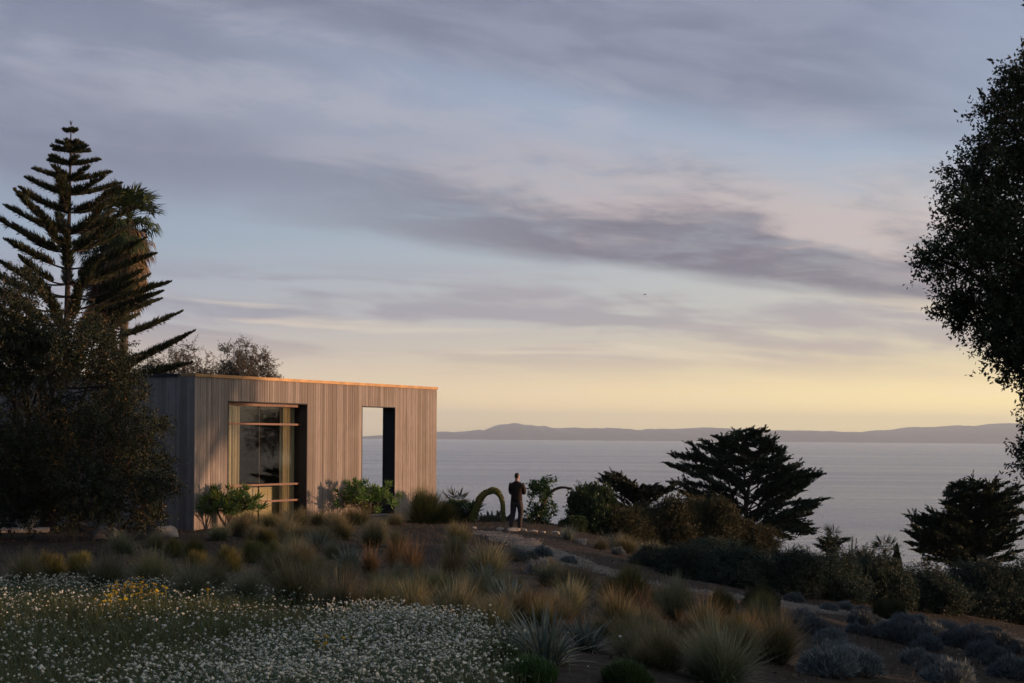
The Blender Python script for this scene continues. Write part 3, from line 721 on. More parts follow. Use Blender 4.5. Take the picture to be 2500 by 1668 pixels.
# ---- evergreen oak at the right edge of the picture
OY = 23.0
ol = [(2345, 195, 55), (2325, 275, 78), (2262, 262, 32), (2285, 370, 85), (2205, 405, 52), (2232, 462, 66), (2345, 375, 80), (2195, 560, 82), (2150, 605, 60), (2265, 590, 95),
      (2225, 680, 82), (2175, 705, 45), (2320, 650, 100), (2330, 740, 95), (2262, 770, 52), (2340, 830, 62), (2300, 800, 45), (2352, 905, 40), (2350, 985, 26), (2340, 1030, 20), (2333, 1068, 17), (2380, 560, 60),
      (2235, 330, 38), (2170, 470, 34)]
oakbase = np.array([11.6, 24.5, 0.0]); oakbase[2] = float(ground(oakbase[0], oakbase[1])) - .1
lobes = [(at(x + 26, y, OY + rng.uniform(-.9, 1.2)), r * OY / PXM) for x, y, r in ol]
for k_ in range(46):
    d = unit(1)[0]; c_ = np.array([11.3, 24.5, 6.6]) + d * np.array([4.1, 4.6, 3.6]) * rng.random() ** .45
    if c_[2] < 3.2 + 0.2 * abs(c_[0] - 11): continue
    if c_[0] / c_[1] < (2420 * 1.06383 - 1250) / FPX: continue
    lobes.append((c_, rng.uniform(.8, 1.25)))
sub = []
for c_, r_ in lobes[:len(ol)]:
    for q_ in range(4): sub.append((c_ + unit(1)[0] * r_ * rng.uniform(.35, .75), r_ * rng.uniform(.4, .72)))
lv, tw = lobes_mb(sub, .066, 3000, .30, up=.2)
lv2, tw2 = lobes_mb(lobes[len(ol):], .11, 560, .5, up=.2)
oak = empty('oak_tree', oakbase); tag(oak, 'dark evergreen oak whose leafy crown fills the right edge of the picture', 'tree', 'oak trees')
def local(mb, base):
    mb.V = [v_ - np.asarray(base) for v_ in mb.V]; return mb
for q_ in (lv2,):
    lv.V += q_.V; lv.F += [f_ + lv.n for f_ in q_.F]; lv.T += q_.T; lv.A += q_.A; lv.n += q_.n
local(lv, oakbase).build('crown', M['oak'], oak)
tr_ = MB()
fork = oakbase + np.array([-.3, -.2, 3.0])
limb(tr_, oakbase, fork, .42, .30, .05, 8, 10)
for (c_, r_) in lobes:
    if rng.random() < .75:
        mid_ = fork + (c_ - fork) * .5 + np.array([0, 0, .3]); limb(tr_, fork + rng.normal(0, .05, 3), c_, .11, .02, .1, 9, 5)
tr_.V += tw.V; tr_.F += [f_ + tr_.n for f_ in tw.F]; tr_.T += tw.T; tr_.A += tw.A; tr_.n += tw.n
local(tr_, oakbase).build('trunk', M['bark'], oak)
def copy_tree(o, parent=None):
    c_ = o.copy(); COL.objects.link(c_); c_.parent = parent
    for ch in o.children: copy_tree(ch, c_)
    return c_
# oaks standing out of view to the right; they shade the garden and show in the window
for x_, y_, s_, rz_, lab in ((24, 12, .95, 1.0, 'oak standing beyond the right edge, nearest the camera'), (25, 23, 1.05, 2.2, 'oak standing directly behind the oak at the right edge'),
                          (27, 33.0, 1.1, 3.9, 'tall oak beyond the right edge, opposite the garden path'), (25, 45.0, (1.05, 1.0, 1.8), 0.4, 'oak beyond the right edge, opposite the front corner of the house'),
                          (33, 71, 1.1, .6, 'far oak beyond the right edge, mirrored in the tall window')):
    o2 = copy_tree(oak); o2.location = (x_, y_, float(ground(x_, y_)) - .1); o2.rotation_euler = (0, 0, rz_); o2.scale = s_ if isinstance(s_, tuple) else (s_, s_, s_); o2['label'] = lab

# ---- dark broadleaf tree at the left
TY = 39.5
tl_ = [(30, 735, 85), (110, 770, 85), (60, 860, 120), (185, 815, 82), (235, 890, 78), (130, 960, 125), (275, 960, 75), (325, 1000, 50), (305, 1075, 72), (215, 1060, 100), (100, 1080, 105), (20, 1030, 90),
       (345, 1110, 42), (20, 1130, 55), (140, 1145, 50), (230, 1150, 50), (285, 870, 42), (360, 1060, 30), (372, 985, 16), (250, 800, 26), (215, 755, 24), (-60, 900, 140), (-70, 760, 90), (-60, 1060, 120), (320, 1150, 45), (300, 905, 40), (30, 675, 26), (70, 665, 20), (60, 1180, 42), (165, 1178, 40), (330, 1180, 34), (255, 1185, 34), (5, 1185, 40), (385, 1120, 24), (370, 1180, 22)]
lobes = [(at(x, y, TY + rng.uniform(-1.3, 1.3)), r * TY / PXM) for x, y, r in tl_]
tb = hit(110, 1212); tb[2] -= .1
sub = []
for c_, r_ in lobes:
    for q_ in range(4): sub.append((c_ + unit(1)[0] * r_ * rng.uniform(.3, .75), r_ * rng.uniform(.4, .75)))
lv, tw = lobes_mb(sub, .088, 1250, .36, up=.15, aspect=.42)
dark = empty('broadleaf_tree', tb); tag(dark, 'big dark leafy tree in front of the house at the left edge', 'tree')
local(lv, tb).build('crown', M['darktree'], dark)
tr_ = MB(); fork = tb + np.array([0, .2, 1.1]); limb(tr_, tb, fork, .28, .2, .05, 6, 8)
for (c_, r_) in lobes: limb(tr_, fork, c_, .07, .015, .08, 8, 5)
tr_.V += tw.V; tr_.F += [f_ + tr_.n for f_ in tw.F]; tr_.T += tw.T; tr_.A += tw.A; tr_.n += tw.n
local(tr_, tb).build('trunk', M['bark'], dark)

# ---- Norfolk pine: whorls of upswept branches with cords of needles standing up on them
NY = 66.0
top = at(163, 283, NY); npb = at(143, 1060, NY); npb = np.array([npb[0], NY, float(ground(npb[0], NY)) - .2])
nh = top[2] - npb[2]
pine = empty('norfolk_pine', npb); tag(pine, 'tall tiered conifer with upswept branches rising above the dark tree', 'tree')
def trunk_pt(z): f = (z - npb[2]) / nh; return np.array([npb[0] + (top[0] - npb[0]) * f ** 1.1, NY + .1 * math.sin(f * 3), z])
tr_ = MB(); zz = np.linspace(npb[2], top[2], 30)
tr_.tube([trunk_pt(z_) for z_ in zz], .20 * (1 - (zz - npb[2]) / nh) ** .8 + .012, 8)
lv = MB()
def pz(y): return at(150, y, NY)[2]
whorls = [(291, .34, 5, .15, 0.05), (322, .6, 6, .2, 0.03), (337, .95, 6, .22, 0.02), (366, 1.15, 6, .3, 0.02), (402, 1.6, 6, .42, 0.03), (435, 2.05, 6, .5, 0.03), (475, 2.5, 6, .62, 0.05), (525, 3.0, 6, .7, .08), (565, 3.1, 6, .72, .12),
          (605, 3.3, 6, .62, .22), (640, 3.5, 6, .55, .3), (668, 3.7, 7, .5, .38), (700, 4.0, 7, .5, .4), (735, 4.3, 7, .5, .42), (775, 4.8, 7, .5, .45), (820, 5.1, 7, .4, .45), (868, 5.2, 7, .3, .45)]
for wi, (y_, ln_, nb, rise, bare) in enumerate(whorls):
    z_ = pz(y_ + 12); a0 = wi * 1.37
    for k_ in range(nb):
        az = a0 + k_ * 2 * math.pi / nb + rng.normal(0, .12); L = ln_ * rng.uniform(.82, 1.12)
        if wi > 8 and math.cos(az) < -.2 : L *= .88
        h = np.array([math.cos(az), math.sin(az), 0]); s_ = np.linspace(0, 1, 14)
        sag = rng.uniform(.0, .12) * (wi / 10)
        P = trunk_pt(z_) + h * (L * s_)[:, None] + np.array([0, 0, 1]) * (L * rise * (s_ ** 1.25) * .62 - L * sag * np.sin(s_ * math.pi))[:, None]
        tr_.tube(P, .035 * (1 - s_) * min(1, ln_ / 3) + .008, 5)
        nc = int(74 * L) + 18
        f = bare + (1 - bare) * rng.random(nc) ** .85
        Pc = np.stack([np.interp(f, s_, P[:, q_]) for q_ in range(3)], 1)
        side_ = np.stack([-math.sin(az) * np.ones(nc), math.cos(az) * np.ones(nc), np.zeros(nc)], 1) * (rng.choice([-1, 1], nc) * rng.uniform(.1, 1.0, nc))[:, None]
        Dc = side_ * .8 + h * rng.uniform(.35, .95, nc)[:, None] + np.array([0, 0, 1]) * rng.uniform(.55, 1.1, nc)[:, None]
        fl = np.minimum(1, (1 - f) * 3.2 + .22)
        lc = np.minimum(.50, .18 + .11 * ln_) * fl * rng.uniform(.75, 1.2, nc)
        lv.spikes(Pc, Dc, lc, .07, tint=rng.random(nc))
        # needles' ragged outline
        lv.leaves(Pc + Dc / np.linalg.norm(Dc, axis=1)[:, None] * (lc * .35)[:, None], Dc + unit(nc) * .8 + np.array([0, 0, .5]), lc * .55, .035)
        lv.leaves(Pc, Dc * .6 + unit(nc) * .7, lc * .5, .035)
lv.spikes(np.tile(top, (6, 1)) - np.array([0, 0, .1]), np.stack([.3 * np.cos(np.arange(6)), .3 * np.sin(np.arange(6)), np.ones(6) * 1], 1), .25, .03)
local(lv, npb).build('branchlets', M['pine'], pine); local(tr_, npb).build('trunk', M['bark'], pine)

# ---- fan palms behind the pine
def fan_palm(xd, yd, Y, xbase, lab, rcrown, skirt, seed):
    c_ = at(xd, yd, Y); bx = at(xbase, 1000, Y)[0]; b_ = np.array([bx, Y, float(ground(bx, Y)) - .2])
    p = empty('fan_palm', b_); tag(p, lab, 'palm', 'fan palms')
    tk = MB(); zz = np.linspace(b_[2], c_[2] - .1, 16); f = (zz - zz[0]) / (zz[-1] - zz[0])
    tk.tube(np.stack([b_[0] + (c_[0] - b_[0]) * f, np.full(16, Y), zz], 1), .17 + .05 * (1 - f), 8)
    gr, dr = MB(), MB()
    def fan(b, mb_, org, az, el, pet, R, dro, n_=22):
        h = np.array([math.cos(az) * math.cos(el), math.sin(az) * math.cos(el), math.sin(el)])
        side_ = np.array([-math.sin(az), math.cos(az), 0]); upv = np.cross(h, side_)
        hub = org + h * pet + np.array([0, 0, -dro * pet * .25])
        mb_.tube([org, org + h * pet * .5 + np.array([0, 0, .03]), hub], [.02, .016, .012], 4)
        th = np.linspace(-1.45, 1.45, n_) + rng.normal(0, .05, n_)
        Dv = np.cos(th)[:, None] * h + np.sin(th)[:, None] * side_ + rng.normal(0, .1, (n_, 1)) * upv
        Lf = R * (0.75 + .25 * np.cos(th)) * rng.uniform(.85, 1.1, n_)
        m1 = hub + Dv * Lf[:, None] * .55; tipd = Dv + np.array([0, 0, -dro]) + rng.normal(0, .12, (n_, 3))
        tipd /= np.linalg.norm(tipd, axis=1)[:, None]; tip = m1 + tipd * Lf[:, None] * .5
        S = np.cross(Dv, upv); S /= np.linalg.norm(S, axis=1)[:, None] + 1e-9; wv = .045 * R
        V = np.stack([np.tile(hub, (n_, 1)), m1 + S * wv, m1 - S * wv, tip], 1).reshape(-1, 3)
        F = (np.arange(n_)[:, None, None] * 4 + np.array([[0, 1, 2], [1, 3, 2]])[None]).reshape(-1, 3)
        b.add(V, F, np.repeat(rng.random(n_), 4))
    for k_ in range(70):
        el = rng.uniform(-1.0, 1.15); fan(gr, gr, c_, rng.uniform(0, 6.28), el, rcrown * rng.uniform(.45, .65), rcrown * .55, .5 + .9 * (el < .35), 22)
    for k_ in range(int(70 * skirt)):
        zz_ = c_[2] - rng.random() ** .8 * skirt; az = rng.uniform(0, 6.28); el = rng.uniform(-1.2, -.35)
        fan(dr, dr, np.array([c_[0], Y, zz_]), az, el, rcrown * rng.uniform(.3, .62) * (1 - .45 * (c_[2] - zz_) / skirt), rcrown * rng.uniform(.35, .55), 1.9, 16)
    local(gr, b_).build('crown', M['palm'], p); local(dr, b_).build('dry_leaf_skirt', M['palmdry'], p); local(tk, b_).build('trunk', M['palebark'], p)
fan_palm(296, 500, 72.0, 268, 'tallest fan palm, its crown right of the tiered conifer', 1.75, 3.3, 1)
fan_palm(240, 560, 73.5, 232, 'fan palm with a brown leaf skirt behind the tiered conifer', 1.55, 3.2, 2)

# ---- feathery grey shrubs showing over the roof
def feather_tree(xd, ytop, Y, wd_, lab, seed):
    c_ = at(xd, 862, Y); b_ = np.array([c_[0], Y, float(ground(c_[0], Y)) - .1]); H = at(xd, ytop, Y)[2] - b_[2]; Wm = wd_ * Y / PXM / 2
    p = empty('feathery_tree', b_); tag(p, lab, 'tree', 'feathery trees behind the roof')
    st, lv_ = MB(), MB()
    for k_ in range(80):
        az = rng.uniform(0, 6.28); rr = Wm * rng.random() ** .6
        tip = b_ + np.array([math.cos(az) * rr, math.sin(az) * rr * .8, H * (1 - .22 * (rr / Wm) ** 2) * rng.uniform(.84, 1.01)])
        P = limb(st, b_ + np.array([0, 0, .2]), tip, .04, .006, .05, 10, 4)
        nt_ = 40; f = rng.uniform(.55, 1, nt_); P0 = np.stack([np.interp(f, np.linspace(0, 1, 10), P[:, q_]) for q_ in range(3)], 1)
        d = unit(nt_) + np.array([0, 0, .35]); d /= np.linalg.norm(d, axis=1)[:, None]
        tl2 = rng.uniform(.2, .5, nt_); st.spikes(P0, d, tl2, .012)
        nl = 9; s_ = rng.random((nt_, nl)); Pl = P0[:, None] + d[:, None] * (tl2[:, None] * s_)[..., None]
        lv_.leaves(Pl.reshape(-1, 3), (d[:, None] * .5 + unit(nt_ * nl).reshape(nt_, nl, 3)).reshape(-1, 3), rng.uniform(.08, .14, nt_ * nl), .03)
    local(lv_, b_).build('crown', M['feather'], p); local(st, b_).build('trunk', M['palebark'], p)
feather_tree(425, 776, 70, 190, 'feathery grey tree above the roof, nearest the tiered conifer', 1)
feather_tree(555, 776, 68, 200, 'feathery grey tree above the middle of the roof line, the rightmost one', 2)
feather_tree(350, 815, 70, 110, 'low feathery tree between the dark tree and the roof', 3)

# ---- wind-swept Monterey cypresses at the bluff edge
def plume_spray(lv_, a, b, Lp, n_, wdt):
    """ragged pointed plume from a to b"""
    f = rng.random(n_) ** .9; ax_ = (b - a); L = np.linalg.norm(ax_); ax_ = ax_ / L
    P = a + ax_ * (f * L)[:, None] + rng.normal(0, .06 * L, (n_, 3)) * np.array([1, 1, .45]) * (1.05 - f)[:, None] + np.array([0, 0, 1]) * (np.sin(f * math.pi) * L * .06)[:, None]
    rad = unit(n_) * np.array([1, 1, .55]); D = ax_ * rng.uniform(.7, 1.3, n_)[:, None] + rad * .6 + np.array([0, 0, .16])
    lv_.leaves(P, D, Lp * (1.15 - .72 * f) * rng.uniform(.6, 1.2, n_), wdt * (1.2 - .6 * f), fold=.2)
def cypress(xd, Y, tips, lab, base_y, name='cypress_tree', fill=1.0, scl=1.0):
    """tips: picture positions of the main plume ends"""
    bx = at(xd, base_y, Y); b_ = np.array([bx[0], Y, min(bx[2], float(ground(bx[0], Y)) + 9)]); gz = float(ground(bx[0], Y)) - .2
    p = empty(name, (b_[0], Y, gz)); tag(p, lab, 'tree', 'wind-swept cypresses')
    st, lv_ = MB(), MB(); org = np.array([b_[0], Y, gz])
    limb(st, org, b_, .24, .17, .02, 6, 8)
    allt = np.array([at(x, y, Y) for x, y in tips]); ztop = allt[:, 2].max(); H = ztop - b_[2]
    cxm = allt[:, 0].mean() * .5 + b_[0] * .5
    stems = []
    for k_ in range(4):
        e_ = np.array([cxm + (k_ - 1.5) * H * .16, Y + rng.uniform(-.5, .5), b_[2] + H * (.78 if k_ in (1, 2) else .6)])
        stems.append(limb(st, b_ + rng.normal(0, .05, 3), e_, .13, .03, .05, 12, 6))
    for (x, y) in tips:
        for rep in range(3):
            dep = rng.uniform(-1.9, 1.9) if rep else rng.uniform(-.6, .6)
            tip = at(x, y, Y + dep)
            if rep: tip = tip + np.array([(b_[0] - tip[0]) * rng.uniform(.05, .4), 0, -rng.uniform(0, .10) * H])
            stm = stems[rng.integers(0, 4)]; r_ = abs(tip[0] - b_[0])
            zs_ = np.clip(tip[2] - .42 * r_ - .25, b_[2] - .1, tip[2] - .12)
            st0 = np.array([np.interp(zs_, stm[:, 2], stm[:, q_]) for q_ in (0, 1)] + [max(zs_, b_[2])])
            P = limb(st, st0, tip, .045, .008, .05, 12, 5)
            ax_ = tip - st0; Lb = np.linalg.norm(ax_); ax_ /= Lb
            flat = ax_ * np.array([1, 1, .75]); flat /= np.linalg.norm(flat)
            nf = int(max(4, Lb * 3.2 * fill))
            for f in np.linspace(.28, 1.0, nf):
                c_ = np.array([np.interp(f, np.linspace(0, 1, 12), P[:, q_]) for q_ in range(3)])
                for q_ in range(3 if f < .97 else 1):
                    d = flat + (unit(1)[0] * np.array([.8, .9, .22]) if f < .97 else 0) + np.array([.10, 0, .10]); d /= np.linalg.norm(d)
                    Lp = rng.uniform(.5, 1.0) * scl * (1.0 if f < .97 else .9)
                    plume_spray(lv_, c_ - d * Lp * .45, c_ + d * Lp * (.55 if f < .97 else .2), .21 * scl, 42, .062 * scl)
    local(lv_, org).build('crown', M['cypress'], p); local(st, org).build('trunk', M['bark'], p)
    return p
cypress(1715, 74, [(1540, 1045), (1533, 1068), (1536, 1110), (1560, 1130), (1583, 1018), (1612, 1012), (1640, 1003), (1660, 1010), (1685, 997), (1722, 988), (1762, 990), (1783, 1008), (1800, 1028), (1790, 1035), (1808, 1056),
                   (1838, 1066), (1855, 1082), (1888, 1090), (1858, 1110), (1896, 1146), (1870, 1160), (1862, 1180), (1858, 1205), (1868, 1225), (1820, 1215), (1700, 1040), (1650, 1060), (1750, 1060), (1600, 1080), (1800, 1110), (1620, 1130), (1780, 1160), (1820, 1140), (1740, 1100), (1690, 1110), (1580, 1160), (1660, 1150)],
        'largest wind-swept cypress, standing alone in the middle against the sea', 1232, fill=1.3)
cypress(2225, 61, [(2085, 1190), (2100, 1200), (2120, 1185), (2080, 1222), (2100, 1215), (2130, 1172), (2165, 1160), (2185, 1112), (2205, 1108), (2230, 1104), (2258, 1106), (2285, 1106), (2310, 1110), (2345, 1118), (2360, 1140), (2082, 1248), (2110, 1240),
                   (2140, 1210), (2170, 1190), (2200, 1150), (2240, 1140), (2290, 1140), (2320, 1170), (2260, 1180), (2200, 1200), (2300, 1210), (2150, 1240), (2350, 1200), (2330, 1240), (2270, 1230), (2105, 1265), (2220, 1125), (2265, 1130), (2310, 1130), (2340, 1150), (2180, 1170), (2230, 1165), (2285, 1165), (2340, 1180), (2150, 1195), (2200, 1225), (2250, 1210), (2310, 1230), (2360, 1220), (2365, 1170), (2120, 1225), (2170, 1250), (2345, 1265)],
        'wind-swept cypress at the right edge, dark against the sea', 1308, scl=.85, fill=1.3)
cypress(1470, 62, [(1378, 1090), (1392, 1086), (1405, 1098), (1425, 1105), (1450, 1112), (1480, 1118), (1510, 1118), (1375, 1103), (1420, 1125), (1460, 1130), (1500, 1130), (1350, 1125), (1335, 1140), (1540, 1118), (1560, 1120)],
        'low cypress left of the largest one, bent over the bushes', 1185, scl=.75)
cypress(1905, 66, [(1880, 1238), (1900, 1232), (1920, 1236), (1935, 1245), (1870, 1252), (1895, 1250), (1925, 1258)], 'small low cypress at the foot of the largest one, on its right', 1275, scl=.6)

# ================================================================== SHRUBS
def shrub_meshes(seed, n_tw, leaf, aspect, mat, lobn=9):
    """unit dome of leafy twigs, returns (leaf mesh, stem mesh)"""
    lobes_ = []
    for k_ in range(lobn):
        a = rng.uniform(0, 6.28); r_ = rng.uniform(.15, .62); lobes_.append((np.array([math.cos(a) * r_, math.sin(a) * r_, rng.uniform(.3, .72) - .25 * r_ * r_]), rng.uniform(.3, .42)))
    for k_ in range(6):
        a = k_ * 1.05; lobes_.append((np.array([math.cos(a) * .55, math.sin(a) * .55, .2]), .34))
    lv_, tw_ = lobes_mb(lobes_, leaf, n_tw, .22, aspect=aspect, up=.35)
    st = MB()
    for c_, r_ in lobes_: limb(st, (rng.normal(0, .05), rng.normal(0, .05), -.1), c_, .022, .006, .1, 6, 4)
    st.V += tw_.V; st.F += [f_ + st.n for f_ in tw_.F]; st.T += tw_.T; st.A += tw_.A; st.n += tw_.n
    return lv_.mesh('foliage', mat), st.mesh('stems', M['bark'])
SH = {'blue': [shrub_meshes(1, 7400, .075, .28, M['blueshrub']), shrub_meshes(2, 7400, .07, .3, M['blueshrub'])],
      'olive': [shrub_meshes(3, 7400, .07, .35, M['oliveshrub']), shrub_meshes(4, 7400, .07, .35, M['oliveshrub'])],
      'green': [shrub_meshes(5, 7000, .13, .42, M['greenshrub'])]}
def shrub(kind, x, y, wpx, hpx, lab, group, v=0, name='shrub', Y=None, rz=None):
    """x, y = picture position of the foot; width and height in picture units"""
    if Y is None: b_ = hit(x, y); Y = b_[1]
    else:
        a_ = at(x, y, Y); b_ = np.array([a_[0], Y, min(a_[2], float(ground(a_[0], Y)))])
        hpx += (a_[2] - b_[2]) * PXM / Y
    p = empty(name, b_, rng.uniform(0, 6.28) if rz is None else rz); w_, h_ = wpx * Y / PXM / 2 / .92, hpx * Y / PXM / .98
    p.scale = (w_, w_, h_); tag(p, lab, 'shrub', group)
    f_, s_ = SH[kind][v % len(SH[kind])]
    link('foliage', f_, p); link('stems', s_, p); return p
G_B = 'shrubs on the slope below the path'
for a in ((1530, 1238, 170, 88, 'olive', 0, 'broad olive-brown shrub below the low cypress'), (1430, 1232, 150, 64, 'olive', 1, 'olive-brown shrub right of the broad-leaved green shrub'), (1620, 1245, 160, 92, 'olive', 1, 'olive-brown shrub at the left foot of the largest cypress'),
          (1700, 1262, 170, 62, 'olive', 0, 'low olive-brown shrub right under the largest cypress')):
    shrub(a[4], a[0], a[1], a[2], a[3], a[6], G_B, a[5], Y=56.0 + .01 * (a[0] - 1500))
for a in ((1590, 1330, 170, 72, 'blue', 0, 'blue-green shrub left of the dense thicket below the largest cypress'), (1690, 1345, 190, 88, 'blue', 1, 'blue-green shrub with bare stems directly below the largest cypress'), (1800, 1362, 170, 92, 'blue', 0, 'blue-green shrub below the right side of the largest cypress'),
          (1900, 1372, 200, 96, 'blue', 1, 'dark shrub in the gap between the two big cypresses, left one'), (2010, 1388, 190, 112, 'blue', 0, 'dark shrub in the gap between the two big cypresses, right one'), (2120, 1400, 200, 92, 'blue', 1, 'dark shrub at the left foot of the right-hand cypress'),
          (2230, 1412, 210, 112, 'blue', 0, 'dark shrub in front of the right-hand cypress trunk'), (2330, 1425, 180, 122, 'blue', 1, 'dark shrub under the oak at the right edge'), (1500, 1300, 110, 45, 'blue', 1, 'low blue-green shrub below the olive-brown shrubs, beside the path'),
          (1745, 1400, 90, 50, 'olive', 0, 'small brownish bush just above the path, below the thicket'), (2040, 1425, 70, 45, 'olive', 1, 'rust-tinged round bush above the path on the right'), (1620, 1290, 120, 50, 'blue', 0, 'blue-grey shrub between the olive-brown shrubs and the thicket')):
    shrub(a[4], a[0], a[1], a[2], a[3], a[6], G_B, a[5])
shrub('green', 1360, 1215, 100, 86, 'broad-leaved green shrub right of the standing person', G_B, 0, Y=55)
shrub('green', 1312, 1222, 60, 32, 'low broad-leaved green shrub beside the bent bare stem', G_B, 0, Y=54)
shrub('blue', 1345, 1225, 90, 62, 'shrub between the broad-leaved green shrub and the low cypress', G_B, 0, Y=55.5)
shrub('blue', 1195, 1214, 70, 22, 'low dark bush behind the legs of the standing person', G_B, 1, Y=56)
shrub('blue', 1130, 1214, 90, 28, 'low dark bush under the arching agave spike', G_B, 0, Y=55.5)
shrub('blue', 1240, 1222, 70, 26, 'low dark bush right behind the flat stones', G_B, 1, Y=55)
shrub('green', 1055, 1192, 70, 36, 'leafy bush between the house and the agave', G_B, 0, Y=56)

# unseen tall shrubs added beyond the right edge of the picture; they keep the low sun off the slope
for k_, (x_, y_, w_, h_) in enumerate(((14.0, 14, 2.4, 3.6), (15.5, 20.0, 2.4, 3.6), (16.0, 26.5, 2.4, 3.4), (17.0, 31.5, 2.2, 3.4))):
    p = empty('shrub', (x_, y_, float(ground(x_, y_)) - .05), k_ * 1.7); p.scale = (w_, w_, h_)
    tag(p, f'{ORD[k_]} unseen tall shrub added for shade beyond the right edge, counted away from the camera', 'shrub', 'tall shrubs out of view')
    link('foliage', SH['olive'][k_ % 2][0], p); link('stems', SH['olive'][k_ % 2][1], p)

# ---- two shrubs with whorls of long leaves in front of the house
def whorl_shrub(x, y, wpx, hpx, lab, nst, seed, spread_=1.0):
    b_ = hit(x, y); Y = b_[1]; Wm, H = wpx * Y / PXM / 2, hpx * Y / PXM
    p = empty('whorled_shrub', b_); tag(p, lab, 'shrub', 'whorled shrubs in front of the house')
    st, lv_ = MB(), MB(); tips = []
    for k_ in range(nst):
        az = k_ * 6.283 / nst + rng.normal(0, .25); rr = Wm * rng.uniform(.12, .62)
        kn = b_ + np.array([math.cos(az) * rr * .55, math.sin(az) * rr * .55, H * rng.uniform(.28, .45)])
        limb(st, b_ + rng.normal(0, .03, 3) * np.array([1, 1, 0]), kn, .022, .016, .06, 6, 5)
        for q_ in range(5):
            a2 = az + rng.normal(0, .6); r2 = Wm * rng.uniform(.25, .95)
            tip = b_ + np.array([math.cos(a2) * r2, math.sin(a2) * r2, H * rng.uniform(.5, .95) * (1 - .25 * (r2 / Wm) ** 2)])
            limb(st, kn, tip, .014, .008, .07, 6, 4); tips.append((tip, tip - kn))
            if rng.random() < .6:
                t2 = kn + (tip - kn) * .6 + rng.normal(0, .12, 3) + np.array([0, 0, .06]); limb(st, kn + (tip - kn) * .4, t2, .01, .007, .05, 4, 4); tips.append((t2, t2 - kn))
    for tip, d in tips:
        n_ = 26; d = d / np.linalg.norm(d) + np.array([0, 0, .5]); d /= np.linalg.norm(d)
        az = rng.uniform(0, 6.28, n_); a = np.cross(d, [1, 0, .1]); a /= np.linalg.norm(a); b2 = np.cross(d, a)
        f = rng.uniform(0, 1, n_)
        D = (np.cos(az)[:, None] * a + np.sin(az)[:, None] * b2) * (1.1 - .5 * f)[:, None] + d * (f * 1.1 - .15)[:, None]
        P = tip - d * ((1 - f) * .12)[:, None]
        lv_.leaves(P, D, rng.uniform(.16, .26, n_), rng.uniform(.042, .062, n_), fold=-.35, tint=np.clip(rng.random() * .75 + rng.random(n_) * .3, 0, 1), N=np.tile(d, (n_, 1)) + rng.normal(0, .2, (n_, 3)))
    local(lv_, b_).build('foliage', M['whorl'], p); local(st, b_).build('stems', M['palebark'], p)
whorl_shrub(524, 1214, 175, 104, 'bushy shrub with yellowing whorled leaves below the tall window', 9, 1)
whorl_shrub(842, 1200, 185, 104, 'shrub with whorled leaves on bare stems before the wall opening', 8, 2)

# ================================================================== GRASSES AND PERENNIALS
def tuft(seed, n, th, bend, L, W, rb, seg=4):
    """a clump of several crowded sub-clumps, each with its own lean and length, and a skirt of limp dead blades"""
    b = MB(); ns = int(rng.integers(6, 10)); lean = rng.uniform(0, 6.283); lam = rng.uniform(.05, .22)
    sa = rng.uniform(0, 6.283, ns); sr = rb * rng.random(ns) ** .6; sl_ = rng.uniform(.72, 1.12, ns); sl2 = rng.normal(0, .22, ns)
    k = rng.integers(0, ns, n); az = rng.uniform(0, 6.283, n); r_ = rb * .55 * rng.random(n) ** .5
    B = np.stack([np.cos(sa[k]) * sr[k] + np.cos(az) * r_, np.sin(sa[k]) * sr[k] + np.sin(az) * r_, np.full(n, -.03)], 1)
    az2 = np.where(rng.random(n) < .45, sa[k], az) + rng.normal(0, .4, n)
    th0 = th[0] + (th[1] - th[0]) * rng.random(n) ** 1.1 + np.maximum(sl2[k], -.1) + lam * np.cos(az2 - lean)
    th0 = np.clip(th0, 0, 1.5); th1 = th0 + rng.uniform(bend[0], bend[1], n) * rng.uniform(.4, 1.5, n)
    b.blades(B, az2, th0, th1, rng.uniform(L[0], L[1], n) * sl_[k], rng.uniform(W[0], W[1], n), seg)
    m = n // 7; q = rng.integers(0, n, m)
    b.blades(B[q], az[q], rng.uniform(.7, 1.3, m), rng.uniform(1.5, 2.1, m), rng.uniform(L[0] * .6, L[1] * .9, m), rng.uniform(W[0], W[1], m), seg, tint=np.full(m, .95))
    return b
def stalks(b, n, L, th, W, rb=.1):
    az = rng.uniform(0, 6.283, n); r_ = rb * rng.random(n) ** .5
    B = np.stack([np.cos(az) * r_, np.sin(az) * r_, np.zeros(n)], 1)
    b.blades(B, az, rng.uniform(.02, th, n), rng.uniform(.05, th * 1.6, n), rng.uniform(L[0], L[1], n), W, 4)
    return b
GM = {}
GM['tuft'] = [tuft(k_, 1300, (.02, 1.0), (.15, .8), (.40, .78), (.0055, .0105), .13).mesh('tuft_blades', M[('grass', 'greygrass')[k_ % 2]]) for k_ in range(9)]
GM['mound'] = [tuft(k_, 2100, (.0, 1.35), (.1, .7), (.40, .50), (.008, .013), .13).mesh('mound_blades', M['mound']) for k_ in range(3)]
GM['red'] = [stalks(tuft(k_, 750, (.02, .6), (.1, .7), (.5, .85), (.007, .012), .12), 60, (.8, 1.05), .32, .009).mesh('russet_blades', M['redgrass']) for k_ in range(3)]
GM['strap'] = [tuft(k_, 230, (.05, 1.15), (.1, .7), (.45, .75), (.020, .034), .12, 5).mesh('strap_leaves', M['strap']) for k_ in range(3)]
b_l = []
